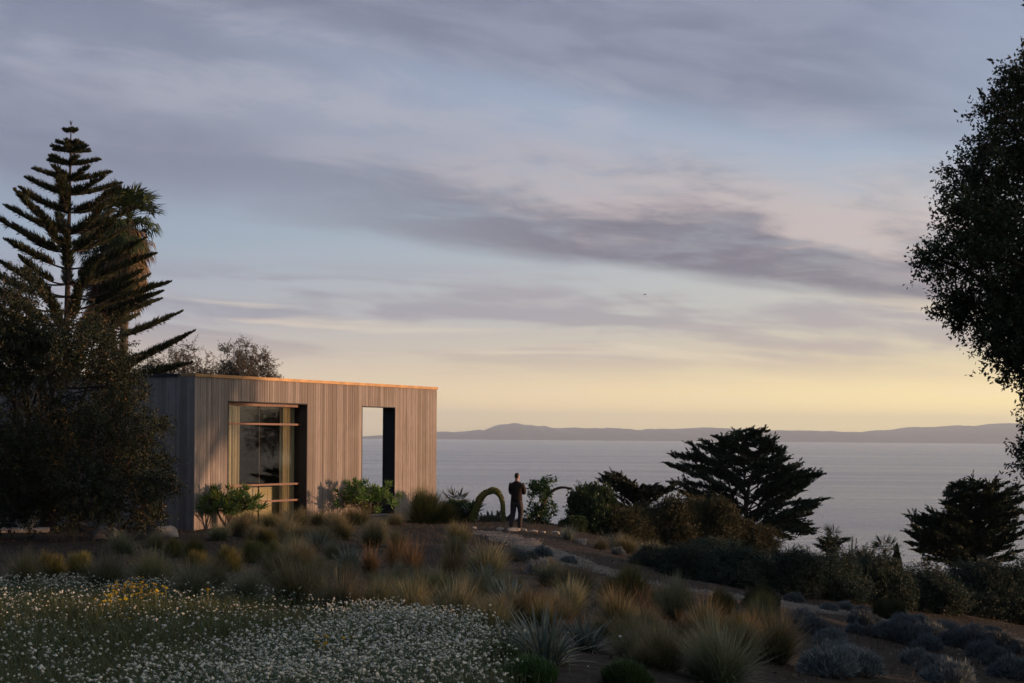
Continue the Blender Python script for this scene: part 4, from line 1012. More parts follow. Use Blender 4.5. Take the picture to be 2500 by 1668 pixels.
for k_ in range(4):
    b = MB(); n_ = 620; d = unit(n_); d[:, 2] = np.abs(d[:, 2]); lump = 1 + .22 * np.sin(d[:, 0] * 5 + k_) * np.cos(d[:, 1] * 6 + k_ * 2)
    P = d * np.array([.36, .36, .30]) * (lump * rng.uniform(.55, 1, n_))[:, None]
    for q_ in range(7): b.leaves(P + rng.normal(0, .018, (n_, 3)), d * 1.0 + unit(n_) * .6 + np.array([0, 0, .7]), rng.uniform(.07, .15, n_), .016)
    b.blades(np.zeros((40, 3)), rng.uniform(0, 6.28, 40), rng.uniform(.0, .9, 40), rng.uniform(.2, 1.1, 40), .3, .008, 3)
    b_l.append(b.mesh('lavender_foliage', M['lavender']))
GM['lav'] = b_l
NATW = {'tuft': .80, 'mound': .74, 'red': .72, 'strap': .78, 'lav': .66}
cnt = {}
def plant(kind, x, y, wpx, label, cat, group, name, tall=1.0):
    b_ = hit(x, y); k_ = cnt.get(kind, 0); cnt[kind] = k_ + 1
    o = link(name, GM[kind][k_ % len(GM[kind])], None, b_)
    s_ = wpx * b_[1] / PXM / NATW[kind] * 1.08
    o.scale = (s_, s_, s_ * tall * {'tuft': 1.12, 'mound': 1.35}.get(kind, 1.0)); o.rotation_euler = (0, 0, rng.uniform(0, 6.28)); tag(o, label, cat, group); return o
def row(kind, pts, phrase, cat, group, name, tall=1.0):
    pts = sorted(pts)
    for k_, p_ in enumerate(pts): plant(kind, p_[0], p_[1], p_[2], f'{ORD[k_]} from the left: {phrase}', cat, group, name, p_[3] if len(p_) > 3 else tall)
row('tuft', [(50, 1355, 105), (243, 1357, 100), (352, 1350, 110), (430, 1376, 100), (495, 1350, 75), (570, 1380, 95), (690, 1390, 125), (775, 1410, 105), (862, 1407, 85), (935, 1435, 120), (1040, 1450, 135), (1130, 1455, 105)],
    'tufted grass along the back of the flowers', 'grass clump', 'tufted grasses along the flower meadow', 'grass_clump')
row('tuft', [(285, 1272, 65), (355, 1258, 42), (505, 1240, 50), (555, 1232, 60), (655, 1240, 60), (738, 1262, 62), (788, 1238, 70), (866, 1245, 62)],
    'tufted grass in the row below the house', 'grass clump', 'tufted grasses below the house', 'grass_clump')
row('tuft', [(625, 1196, 55), (680, 1192, 62), (727, 1198, 45), (765, 1208, 55), (818, 1204, 62), (905, 1205, 40)],
    'dark tuft of grass at the foot of the house wall', 'grass clump', 'grass tufts at the house wall', 'grass_clump', .8)
row('tuft', [(640, 1338, 85), (745, 1345, 80), (905, 1365, 85), (1008, 1378, 92), (1118, 1328, 98), (1215, 1430, 98), (1262, 1345, 75), (1325, 1368, 85)],
    'grass clump in the middle of the garden', 'grass clump', 'grasses in the middle of the garden', 'grass_clump')
row('tuft', [(1300, 1408, 78), (1420, 1450, 95), (1445, 1505, 105), (1490, 1470, 80), (1525, 1535, 115), (1660, 1572, 160), (1775, 1520, 110, 1.15)],
    'golden grass clump right of the strap-leaved plants', 'grass clump', 'golden grasses at the right', 'grass_clump', 1.1)
rfill = np.random.default_rng(11)
def fill(n_, poly_, wr, label, kind='tuft', name='grass_clump', group='small grasses filling the gaps', tall=1.0):
    P_ = np.array(poly_, float); got = []; tries = 0
    while len(got) < n_ and tries < 4000:
        tries += 1; x_, y_ = rfill.uniform(P_[:, 0].min(), P_[:, 0].max()), rfill.uniform(P_[:, 1].min(), P_[:, 1].max())
        if not inside2(x_, y_, P_) or any(abs(x_ - g_[0]) < 26 and abs(y_ - g_[1]) < 13 for g_ in got): continue
        h_ = hit(x_, y_)
        if on_path(h_[0], h_[1], .25)[0]: continue
        got.append((x_, y_, rfill.uniform(*wr), tall * rfill.uniform(.85, 1.2)))
    for k_, g_ in enumerate(sorted(got)): plant(kind, g_[0], g_[1], g_[2], f'{ORDN(k_)} from the left: {label}', 'grass clump', group, name, g_[3])
def ORDN(k_): return ORD[k_] if k_ < len(ORD) else f'{k_ + 1}th'
def inside2(x, y, P):
    r_ = False; j_ = len(P) - 1
    for i_ in range(len(P)):
        if (P[i_, 1] > y) != (P[j_, 1] > y) and x < (P[j_, 0] - P[i_, 0]) * (y - P[i_, 1]) / (P[j_, 1] - P[i_, 1]) + P[i_, 0]: r_ = not r_
        j_ = i_
    return r_
fill(26, [(640, 1300), (900, 1335), (1150, 1365), (1290, 1310), (1330, 1400), (1280, 1450), (1000, 1400), (760, 1370)], (45, 85), 'small straw-tipped tuft in the middle of the garden')
fill(14, [(1340, 1400), (1600, 1420), (1800, 1460), (1810, 1540), (1640, 1560), (1480, 1555), (1400, 1500)], (55, 95), 'straw-tipped tuft between the golden clumps', tall=1.15)
fill(12, [(480, 1225), (900, 1225), (1080, 1245), (1060, 1290), (860, 1290), (700, 1280), (500, 1260)], (35, 60), 'small grass tuft on the soil below the house')
fill(8, [(1380, 1405), (1600, 1425), (1780, 1470), (1780, 1530), (1560, 1500)], (40, 60), 'low russet tuft between the golden clumps', 'red', 'russet_grass', tall=1.0)
row('mound', [(118, 1325, 66), (183, 1318, 62), (405, 1280, 52), (446, 1288, 62), (458, 1315, 62), (530, 1314, 70), (587, 1292, 62), (638, 1294, 60), (615, 1254, 50)],
    'rounded green grass mound left of centre', 'grass mound', 'green grass mounds on the left', 'grass_mound', 1.05)
row('mound', [(1432, 1395, 115), (1520, 1404, 70), (1568, 1400, 70), (1652, 1410, 72), (1700, 1472, 78), (1748, 1425, 82), (1620, 1440, 60)],
    'rounded dark green grass mound beside the path', 'grass mound', 'green grass mounds beside the path', 'grass_mound', 1.0)
row('mound', [(975, 1199, 88), (1030, 1200, 52)], 'dense hedge-like green mound at the right end of the house', 'grass mound', 'hedge mounds at the house', 'grass_mound', 1.1)
row('red', [(850, 1318, 52), (905, 1300, 55), (945, 1330, 70), (1040, 1335, 72), (1608, 1530, 72)], 'russet upright grass clump with dry stalks', 'grass clump', 'russet grasses', 'russet_grass', 1.1)
row('strap', [(690, 1292, 55), (728, 1266, 58), (803, 1302, 62), (1115, 1345, 62), (1165, 1398, 88), (1165, 1505, 105), (1255, 1525, 150), (1345, 1492, 95)], 'strap-leaved blue-green plant among the grasses', 'strap-leaved plant', 'strap-leaved plants', 'strap_leaved_plant')
row('strap', [(1303, 1238, 40), (1405, 1255, 42)], 'small spiky yellowish plant above the path', 'strap-leaved plant', 'spiky plants above the path', 'strap_leaved_plant')
row('tuft', [(1440, 1268, 55), (1490, 1275, 55), (1380, 1262, 40)], 'soft grass above the path, below the shrubs', 'grass clump', 'grasses above the path', 'grass_clump', .8)
G_L = 'lavender mounds'
row('lav', [(1182, 1288, 48), (1215, 1282, 28), (1243, 1278, 40), (1238, 1318, 52), (1305, 1294, 30), (1330, 1340, 40)], 'grey lavender mound on the near side of the path', 'lavender', G_L, 'lavender_mound')
row('lav', [(1418, 1272, 26), (1480, 1294, 34), (1545, 1318, 34), (1600, 1332, 36), (1630, 1330, 30), (1770, 1372, 28), (1822, 1382, 36), (1902, 1404, 34), (1940, 1400, 32), (1978, 1412, 34), (2005, 1416, 30), (2065, 1420, 36), (2110, 1428, 30)],
    'grey lavender mound on the far side of the path', 'lavender', G_L, 'lavender_mound')
row('lav', [(1835, 1432, 56), (1868, 1456, 66), (1905, 1480, 60), (1925, 1505, 62), (1900, 1550, 110), (1965, 1548, 96), (1950, 1526, 70)], 'lavender mound in the leftmost lavender row at the bottom right', 'lavender', G_L, 'lavender_mound')
row('lav', [(1978, 1436, 58), (2008, 1442, 40), (1962, 1452, 36), (1996, 1458, 36), (2042, 1468, 66), (2092, 1480, 78), (2128, 1492, 56)], 'lavender mound in the second lavender row from the left', 'lavender', G_L, 'lavender_mound')
row('lav', [(2072, 1446, 60), (2105, 1450, 46), (2130, 1470, 66), (2190, 1484, 66), (2232, 1494, 72), (2100, 1526, 60), (2142, 1548, 70), (2180, 1570, 90), (2165, 1530, 40)], 'lavender mound in the third lavender row from the left', 'lavender', G_L, 'lavender_mound')
row('lav', [(2168, 1462, 60), (2235, 1474, 66), (2285, 1490, 66), (2258, 1510, 66), (2290, 1530, 66), (2325, 1556, 80), (2340, 1500, 52), (2275, 1462, 40)], 'lavender mound in the rightmost lavender row', 'lavender', G_L, 'lavender_mound')

# ---- agave with arching flower spikes
ab = at(1085, 1205, 54.5); ab[2] = float(ground(ab[0], ab[1]))
ag = empty('agave', ab); tag(ag, 'green agave with two thick flower spikes arching over beside the person', 'agave')
b = MB(); n_ = 46; az = rng.uniform(0, 6.28, n_)
b.blades(np.tile(ab + np.array([0, 0, .25]), (n_, 1)), az, rng.uniform(.15, 1.4, n_), rng.uniform(.5, 1.7, n_), rng.uniform(.5, .8, n_), rng.uniform(.09, .13, n_), 6)
local(b, ab).build('rosette', M['agave'], ag, smoothed=True)
def spike(ptsd, r0, r1, Y):
    P = np.array([at(x, y, Y) for x, y in ptsd]); t_ = np.linspace(0, 1, len(P)); tq = np.linspace(0, 1, 40)
    Q = np.stack([np.interp(tq, t_, P[:, q_]) for q_ in range(3)], 1)
    for _ in range(3): Q[1:-1] = (Q[:-2] + Q[1:-1] * 2 + Q[2:]) / 4
    b = MB(); rr = r0 + (r1 - r0) * tq; b.tube(Q, rr * .8, 10)
    n_ = 2600; f = rng.random(n_); C_ = np.stack([np.interp(f, tq, Q[:, q_]) for q_ in range(3)], 1); T_ = np.gradient(Q, axis=0); T_ = np.stack([np.interp(f, tq, T_[:, q_]) for q_ in range(3)], 1); T_ /= np.linalg.norm(T_, axis=1)[:, None]
    d = np.cross(T_, unit(n_)); d /= np.linalg.norm(d, axis=1)[:, None]
    R_ = r0 + (r1 - r0) * f
    b.spikes(C_ + d * (R_ * .7)[:, None], d + T_ * .5, R_ * .55, .02)
    return local(b, ab)
spike([(1083, 1192), (1090, 1172), (1096, 1152), (1106, 1137), (1120, 1128), (1135, 1126), (1147, 1134), (1153, 1150), (1155, 1168), (1156, 1190), (1156, 1204)], .135, .055, 54.3).build('flower_spike', M['agavespike'], ag)
spike([(1088, 1192), (1096, 1166), (1104, 1146), (1114, 1132), (1128, 1122), (1141, 1124), (1150, 1138), (1153, 1155), (1152, 1176), (1153, 1198)], .095, .05, 54.8).build('flower_spike', M['agavespike'], ag)
# bent bare stem right of the person
bb_ = at(1236, 1192, 53.8); bb_[2] = float(ground(bb_[0], bb_[1])) - .05
bs = empty('bent_stem_plant', bb_); tag(bs, 'plant with a bent bare stem and leaf sprays right of the person', 'plant')
b = MB(); Pn = np.array([bb_, at(1236, 1190, 53.8), at(1241, 1170, 53.8), at(1250, 1148, 53.8), at(1260, 1133, 53.8), at(1275, 1122, 53.8), at(1292, 1118, 53.8), at(1312, 1122, 53.8)])
tq = np.linspace(0, 1, 30); Q = np.stack([np.interp(tq, np.linspace(0, 1, len(Pn)), Pn[:, q_]) for q_ in range(3)], 1)
for _ in range(2): Q[1:-1] = (Q[:-2] + Q[1:-1] * 2 + Q[2:]) / 4
b.tube(Q, .085 - .05 * tq, 8)
b.tube(np.array([at(1258, 1140, 53.8), at(1252, 1126, 53.7), at(1238, 1117, 53.6)]), [.012, .01, .006], 4)
local(b, bb_).build('stem', M['bark'], bs, smoothed=True)
lv, tw = lobes_mb([(at(1238, 1118, 53.7), .22), (at(1244, 1128, 53.7), .16), (at(1233, 1130, 53.7), .2), (at(1245, 1136, 53.8), .12), (at(1258, 1109, 53.7), .14), (at(1225, 1180, 54), .3), (at(1240, 1188, 54), .3), (at(1255, 1165, 54), .25)], .13, 1500, .2, aspect=.45)
local(lv, bb_).build('foliage', M['greenshrub'], bs)
# tall flower spikes and plumes silhouetted behind
def spires(x, y, n_, hpx, Y, lab, group, wpx=40):
    b_ = at(x, y, Y); b_[2] = float(ground(b_[0], Y)); p = empty('flower_spire_plant', b_); tag(p, lab, 'plant', group); b = MB(); s_ = MB()
    Hm = at(x, y - hpx, Y)[2] - b_[2]
    for k_ in range(n_):
        o_ = b_ + np.array([rng.uniform(-1, 1) * wpx * Y / PXM / 2, rng.uniform(-.4, .4), 0]); h_ = Hm * rng.uniform(.72, 1.0)
        tip = o_ + np.array([rng.normal(0, .07), 0, h_]); s_.tube([o_, (o_ + tip) / 2 + rng.normal(0, .02, 3), tip], [.012, .008, .004], 4)
        m_ = 70; f = rng.uniform(.5, 1, m_); b.spikes(o_ + (tip - o_) * f[:, None], unit(m_) + np.array([0, 0, .5]), .07 * (1.4 - f) + .015, .022)
    m_ = 160; P = b_ + np.stack([rng.uniform(-1, 1, m_) * wpx * Y / PXM / 2, rng.uniform(-.4, .4, m_), rng.uniform(0, .5 * Hm, m_)], 1); b.leaves(P, unit(m_) + np.array([0, 0, .3]), .12, .05)
    tag(local(b, b_).build('flowers', M['blueshrub'], p), kind='stuff'); tag(local(s_, b_).build('stems', M['bark'], p), kind='stuff')
G_S = 'flower spires at the bluff edge'
spires(1126, 1210, 9, 38, 56.5, 'dark flower spires seen through the agave arch', G_S, 44)
spires(1165, 1212, 5, 32, 56.8, 'dark flower spires just left of the standing person', G_S, 16)
spires(1208, 1214, 6, 22, 56.8, 'thin flower stems just right of the standing person', G_S, 34)
spires(1945, 1290, 4, 62, 60, 'tall pale-leaved stems between the two big cypresses', G_S, 34)
# plume grass at the corner of the house
pb_ = at(1012, 1190, 57.5); pb_[2] = float(ground(pb_[0], pb_[1])); pg = empty('plume_grass', pb_); tag(pg, 'tall pale plume grass at the right corner of the house', 'grass clump')
b = MB(); n_ = 26; az = rng.normal(0.2, .6, n_); B = pb_ + rng.normal(0, .1, (n_, 3)) * np.array([1, 1, 0]); Lp = rng.uniform(1.0, 1.55, n_)
b.blades(B, az, np.full(n_, .05), rng.uniform(.4, .9, n_), Lp, .012, 6); b.blades(np.repeat(B, 8, 0), rng.uniform(0, 6.28, n_ * 8), rng.uniform(.1, .7, n_ * 8), rng.uniform(.5, 1.4, n_ * 8), .6, .012, 4)
local(b, pb_).build('stalks', M['dry'], pg)
def small_palm(x, y, Y, R, lab):
    c_ = at(x, y, Y); b_ = np.array([c_[0], Y, float(ground(c_[0], Y))]); p = empty('young_palm', b_); tag(p, lab, 'palm', 'young palms by the bluff'); b = MB(); k_ = MB()
    k_.tube([b_, (b_ + c_) / 2 + np.array([.03, 0, 0]), c_], [.07, .06, .05], 6)
    for q_ in range(9):
        az = q_ * .7 + rng.normal(0, .2); el = rng.uniform(.1, 1.3); h = np.array([math.cos(az) * math.cos(el), math.sin(az) * math.cos(el), math.sin(el)])
        hub = c_ + h * R * .35; k_.tube([c_, hub], [.012, .008], 4)
        sd = np.array([-math.sin(az), math.cos(az), 0]); m_ = 20; th = np.linspace(-1.9, 1.9, m_) + rng.normal(0, .06, m_)
        D = np.cos(th)[:, None] * h + np.sin(th)[:, None] * sd + rng.normal(0, .1, (m_, 3)); b.leaves(np.tile(hub, (m_, 1)), D, R * rng.uniform(.32, .46, m_), .03, fold=.1)
    local(b, b_).build('crown', M['palm'], p, smoothed=False); local(k_, b_).build('trunk', M['bark'], p)
small_palm(1915, 1246, 62, 1.15, 'young palm right of the largest cypress, the left one of two')
small_palm(2030, 1266, 60, 1.0, 'young palm left of the right-hand cypress, the right one of two')
small_palm(1112, 1176, 57.5, .7, 'young palm between the house corner and the agave arch') if False else small_palm(1047, 1160, 57.8, 1.0, 'young palm between the house corner and the agave arch')
# young conifer
yc = at(2058, 1285, 60); yb = np.array([yc[0], 60, float(ground(yc[0], 60))]); ycn = empty('young_conifer', yb); tag(ycn, 'small pointed conifer just left of the right-hand cypress', 'tree'); b = MB(); Ht = at(2058, 1243, 60)[2] - yb[2]
n_ = 1500; f = rng.random(n_) ** .8; az = rng.uniform(0, 6.28, n_); rr = .30 * (1 - f) * rng.random(n_) ** .4
b.spikes(yb + np.stack([np.cos(az) * rr, np.sin(az) * rr, f * Ht * .95], 1), np.stack([np.cos(az), np.sin(az), np.full(n_, 1.3)], 1), .15 * (1.1 - .75 * f), .028); local(b, yb).build('crown', M['cypress'], ycn)
b = MB(); b.tube([[0, 0, -.1], [0, 0, Ht * .9]], [.04, .01], 6); b.build('trunk', M['bark'], ycn)

# ================================================================== STONES, BASIN
def rock(name, x, y, wpx, hpx, lab, group, mat, seed, flat=False):
    b_ = hit(x, y); Y = b_[1]; sw, sh = wpx * Y / PXM / 2, hpx * Y / PXM
    bm = bmesh.new(); bmesh.ops.create_icosphere(bm, subdivisions=3, radius=1.0); r_ = random.Random(seed)
    ph = [r_.uniform(0, 6.28) for _ in range(6)]
    for v_ in bm.verts:
        c_ = v_.co; d = 1 + .13 * math.sin(c_.x * 2.7 + ph[0]) * math.cos(c_.y * 2.3 + ph[1]) + .08 * math.sin(c_.z * 4 + ph[2] + c_.x * 3) + .05 * math.sin(c_.y * 8 + ph[3]) * math.sin(c_.x * 7 + ph[4])
        pw = .72 if not flat else .5
        c2 = Vector([math.copysign(abs(c_.x) ** pw, c_.x), math.copysign(abs(c_.y) ** pw, c_.y), math.copysign(abs(c_.z) ** .6, c_.z)]) * d
        v_.co = Vector((c2.x * sw / 1.05, c2.y * sw * .7, c2.z * sh * .62 + sh * .3))
    me = bpy.data.meshes.new(name); bm.to_mesh(me); bm.free(); me.materials.append(mat)
    me.polygons.foreach_set('use_smooth', np.ones(len(me.polygons), bool))
    o = link(name, me, None, b_); o.rotation_euler = (0, 0, r_.uniform(-.3, .3)); tag(o, lab, 'stone', group); return o
rock('boulder', 241, 1236, 64, 27, 'flat-topped boulder in front of the dark tree', 'boulders before the house', M['stone'], 1)
rock('boulder', 372, 1232, 70, 28, 'wide boulder at the front corner of the house', 'boulders before the house', M['stone'], 2)
rock('boulder', 1336, 1249, 22, 14, 'rounded boulder beside the spiky yellowish plant above the path', 'stones at the bluff edge', M['stone'], 3)
for k_, (x, y, w_, h_, lab) in enumerate(((1148, 1216, 18, 5, 'flat stone left of the standing person'), (1178, 1218, 30, 7, 'flat stone right under the standing person'), (1200, 1219, 18, 6, 'flat stone at the right foot of the person'), (1222, 1221, 22, 5, 'long low stone right of the standing person'),
                          (1246, 1223, 13, 4, 'smallest flat stone right of the standing person'), (1275, 1226, 21, 7, 'pale squarish stone left of the spiky yellowish plant'), (1088, 1214, 11, 6, 'small stone at the foot of the agave'))):
    rock('flat_stone', x, y, w_, h_, lab, 'stones at the bluff edge', M['palestone'], 20 + k_, True)
# angular basin on a slab at the far left
sb = hit(40, 1222); sl_ = empty('stone_slab', sb)
Ys = sb[1]; mb = MB(); mb.box((0, 0, .03), (1.55, .9, .09)); o = mb.build('slab', M['palestone'], sl_); sl_.rotation_euler = (0, 0, .25)
bpy.data.objects.remove(sl_); o.name = 'paving_slab'; o.location = hit(45, 1219); o.rotation_euler = (0, 0, .25); tag(o, 'pale flat slab on the ground under the angular basin', 'slab')
bz = hit(58, 1216); bz[2] = o.location.z + .075
mb = MB(); lo, hi = .17, .36
ring = lambda r_, z_, k_: [[r_ * sx_ * (1.15 if sx_ > 0 else .8), r_ * sy_, z_ + (.10 if (sx_ * sy_ > 0) else 0) * k_] for sx_, sy_ in ((-1, -1), (1, -1), (1, 1), (-1, 1))]
V = ring(lo, 0, 0) + ring(hi, .28, 1) + ring(hi - .05, .28, 1) + ring(lo - .03, .07, 0)
F = [[3, 2, 1, 0], [12, 13, 14, 15]]
for q_ in range(3):
    for k_ in range(4): F.append([q_ * 4 + k_, q_ * 4 + (k_ + 1) % 4, q_ * 4 + 4 + (k_ + 1) % 4, q_ * 4 + 4 + k_])
mb.add(V, F); tag(mb.build('angular_basin', M['palestone'], loc=bz), 'pale angular stone basin with notched rim on a slab', 'basin')

# ================================================================== FLOWER MEADOW
poly = np.array([hit(x, y)[:2] for x, y in ((-60, 1358), (0, 1358), (120, 1356), (300, 1362), (520, 1378), (640, 1388), (830, 1405), (930, 1440), (1000, 1450), (1060, 1478), (1100, 1508), (1112, 1535), (1095, 1575))] + [list(at(1090, 1690, 9.0)[:2]), list(at(-60, 1690, 9.0)[:2])])
def inside(x, y, P=poly):
    r_ = np.zeros(len(x), bool); j_ = len(P) - 1
    for i_ in range(len(P)):
        c_ = ((P[i_, 1] > y) != (P[j_, 1] > y)) & (x < (P[j_, 0] - P[i_, 0]) * (y - P[i_, 1]) / (P[j_, 1] - P[i_, 1] + 1e-12) + P[i_, 0]); r_ ^= c_; j_ = i_
    return r_
lo2, hi2 = poly.min(0), poly.max(0)
def sample(n_):
    p = rng.uniform(lo2, hi2, (n_ * 3, 2)); p = p[inside(p[:, 0], p[:, 1])]
    return p[:n_]
def pnoise(x, y, s_, ph):
    return .5 + .25 * (np.sin(x * s_ + ph) * np.cos(y * s_ * .8 - ph) + np.sin(x * s_ * 1.9 + y * s_ * .7 + ph * 2) + .6 * np.sin(y * s_ * 2.3 - x * s_ * 1.3)) / 1.3
p = sample(34000); az = rng.uniform(0, 6.28, len(p))
p = p + rng.normal(0, .25, p.shape); g3 = np.stack([p[:, 0], p[:, 1], ground(p[:, 0], p[:, 1]) - .01], 1)
b = MB(); hmul = .6 + .8 * pnoise(p[:, 0], p[:, 1], 2.1, .4)
b.blades(g3, az, rng.uniform(0, .5, len(p)), rng.uniform(.4, 1.4, len(p)), rng.uniform(.09, .22, len(p)) * hmul, .008, 2)
tag(b.build('meadow_grass', M['meadow']), 'short green and brown grass growing between the white flowers', 'grass', kind='stuff')
# project helper for densities
def to_px(P):
    X_, Y_, Z_ = P[:, 0], P[:, 1], P[:, 2] - CAMZ; a = X_ / Y_; b2 = Z_ / Y_
    return (a * FPX + 1250) / 1.06383, (HOR - b2 * FPX) / 1.06383
p = sample(85000); P3 = np.stack([p[:, 0], p[:, 1], ground(p[:, 0], p[:, 1])], 1)
# density of the white flowers: thick cushion on the right, scattered on the left
u_ = p[:, 0] / p[:, 1]
den = .025 + .10 * (pnoise(p[:, 0], p[:, 1], 3.1, 1.3) > .52) + .85 * sstep(p[:, 0] - (-2.6 + .12 * (p[:, 1] - 12)), 0, 1.4) * (pnoise(p[:, 0], p[:, 1], 1.7, .2) > .30) + .30 * sstep(p[:, 1], 19, 22)
den *= np.clip(sstep(pnoise(p[:, 0], p[:, 1], 5.2, 2.0), .22, .42), .1, 1) * (.25 + 1.3 * sstep(pnoise(p[:, 0], p[:, 1], 15.0, .9), .35, .65))
keep = rng.random(len(p)) < den * .56 * np.clip(15 / p[:, 1], .5, 1.3) ** .5
F3 = P3[keep]; n_ = len(F3); F3[:, :2] += rng.normal(0, .16, (n_, 2)) + rng.normal(0, .5, (n_, 2)) * (rng.random(n_) < .06)[:, None]; F3[:, 2] = ground(F3[:, 0], F3[:, 1])
hgt = rng.uniform(.12, .26, n_) * (1 + .35 * sstep(F3[:, 0], -2.0, .2) * pnoise(F3[:, 0], F3[:, 1], 2.5, 0))
H3 = F3 + np.stack([rng.normal(0, .02, n_), rng.normal(0, .02, n_), hgt], 1)
ico = bmesh.new(); bmesh.ops.create_icosphere(ico, subdivisions=1, radius=1.0); IV = np.array([v_.co for v_ in ico.verts]); ico.verts.index_update(); IF = np.array([[v_.index for v_ in f_.verts] for f_ in ico.faces]); ico.free()
rad = .0055 + .0105 * rng.random(n_) ** 1.6
OV = np.array([[1, 0, 0], [0, 1, 0], [-1, 0, 0], [0, -1, 0], [0, 0, 1], [0, 0, -1.0]]); OF = np.array([[0, 1, 4], [1, 2, 4], [2, 3, 4], [3, 0, 4], [1, 0, 5], [2, 1, 5], [3, 2, 5], [0, 3, 5]])
Vh = H3[:, None] + OV[None] * rad[:, None, None] * 1.12 * np.array([1, 1, .8]) * rng.uniform(.75, 1.2, (n_, len(OV), 1)) + rng.normal(0, .25, (n_, len(OV), 3)) * rad[:, None, None]
b = MB(); b.add(Vh.reshape(-1, 3), (np.arange(n_)[:, None, None] * len(OV) + OF[None]).reshape(-1, 3), np.repeat(rng.random(n_), len(OV)))
tag(b.build('white_flowers', M['white']), 'mass of small round white flower heads across the meadow at bottom left', 'flowers', kind='stuff')
b = MB(); b.blades(F3, rng.uniform(0, 6.28, n_), rng.uniform(0, .1, n_), rng.uniform(0, .25, n_), hgt, .005, 2)
m_ = n_ * 4; Q = np.repeat(F3, 4, 0) + np.stack([rng.normal(0, .025, m_), rng.normal(0, .025, m_), np.repeat(hgt, 4) * rng.uniform(.2, .98, m_)], 1); b.leaves(Q, unit(m_) + np.array([0, 0, .4]), rng.uniform(.02, .045, m_), .009)
tag(b.build('flower_stems', M['flowerleaf']), 'thin leafy stems carrying the white flower heads', 'stems', kind='stuff')
# yellow daisies: two patches and a few strays, each plant a thing
def daisies(x, y, wpx, dpx, n_, lab):
    b_ = hit(x, y); p_ = empty('yellow_daisy_plant', b_); tag(p_, lab, 'flowers', 'yellow daisies'); fl, st = MB(), MB()
    for k_ in range(n_):
        r_ = math.sqrt(random.random()); a_ = random.uniform(0, 6.28); q_ = hit(x + math.cos(a_) * r_ * wpx / 2, y + math.sin(a_) * r_ * dpx / 2)
        h_ = random.uniform(.2, .32); tp = q_ + np.array([random.gauss(0, .02), random.gauss(0, .02), h_])
        st.tube([q_, (q_ + tp) / 2 + rng.normal(0, .008, 3), tp], [.004, .0035, .003], 4)
        R_ = random.uniform(.016, .026); m_ = 12; az = np.arange(m_) * 6.283 / m_
        nz = np.array([random.gauss(0, .35), random.gauss(-.3, .3), 1]); nz /= np.linalg.norm(nz); a2 = np.cross(nz, [1, 0, 0]); a2 /= np.linalg.norm(a2); c2 = np.cross(nz, a2)
        D = np.cos(az)[:, None] * a2 + np.sin(az)[:, None] * c2 + nz * .25
        fl.leaves(np.tile(tp, (m_, 1)), D, R_, R_ * .5, N=np.tile(nz, (m_, 1))); fl.add(tp + IV * R_ * .4, IF, .3)
        m_ = 7; st.blades(np.tile(q_, (m_, 1)), rng.uniform(0, 6.28, m_), rng.uniform(.1, .6, m_), rng.uniform(.4, 1.2, m_), rng.uniform(.1, .22, m_), .007, 3)
    tag(local(fl, b_).build('flowers', M['yellow'], p_), kind='stuff'); tag(local(st, b_).build('stems', M['meadow'], p_), kind='stuff')
daisies(305, 1400, 120, 40, 60, 'largest patch of yellow daisies among the white flowers')
daisies(262, 1432, 80, 22, 18, 'yellow daisies just below the largest yellow patch')
daisies(372, 1412, 40, 30, 9, 'yellow daisies right of the largest yellow patch')
daisies(760, 1550, 90, 26, 12, 'small patch of yellow daisies at the bottom, in the white cushion')
daisies(478, 1412, 12, 6, 2, 'pair of yellow daisies far right of the largest patch')
daisies(293, 1495, 6, 4, 1, 'single yellow daisy alone in the dark grass below')
# soft green ground cover at the bottom centre
def ferny(x, y, wpx, lab):
    b_ = hit(x, y); Y = b_[1]; R_ = wpx * Y / PXM / 2; b = MB(); n_ = 5200; r_ = R_ * rng.random(n_) ** .5; az = rng.uniform(0, 6.28, n_); px_, py_ = r_ * np.cos(az), r_ * np.sin(az)
    zz = ground(b_[0] + px_, b_[1] + py_) - b_[2] + .12 * (1 - (r_ / R_) ** 2) * rng.random(n_)
    b.blades(np.stack([px_, py_, zz], 1), rng.uniform(0, 6.28, n_), rng.uniform(0, .7, n_), rng.uniform(.6, 1.5, n_), rng.uniform(.05, .12, n_), .008, 3)
    tag(b.build('ground_cover_patch', M['fern'], loc=b_), lab, 'ground cover', 'soft green ground cover')
ferny(1150, 1530, 110, 'soft green ground cover right of the white cushion'); ferny(1215, 1562, 120, 'soft green ground cover at the bottom, below the biggest strap-leaved plant'); ferny(1440, 1572, 110, 'soft green ground cover at the bottom right of centre')

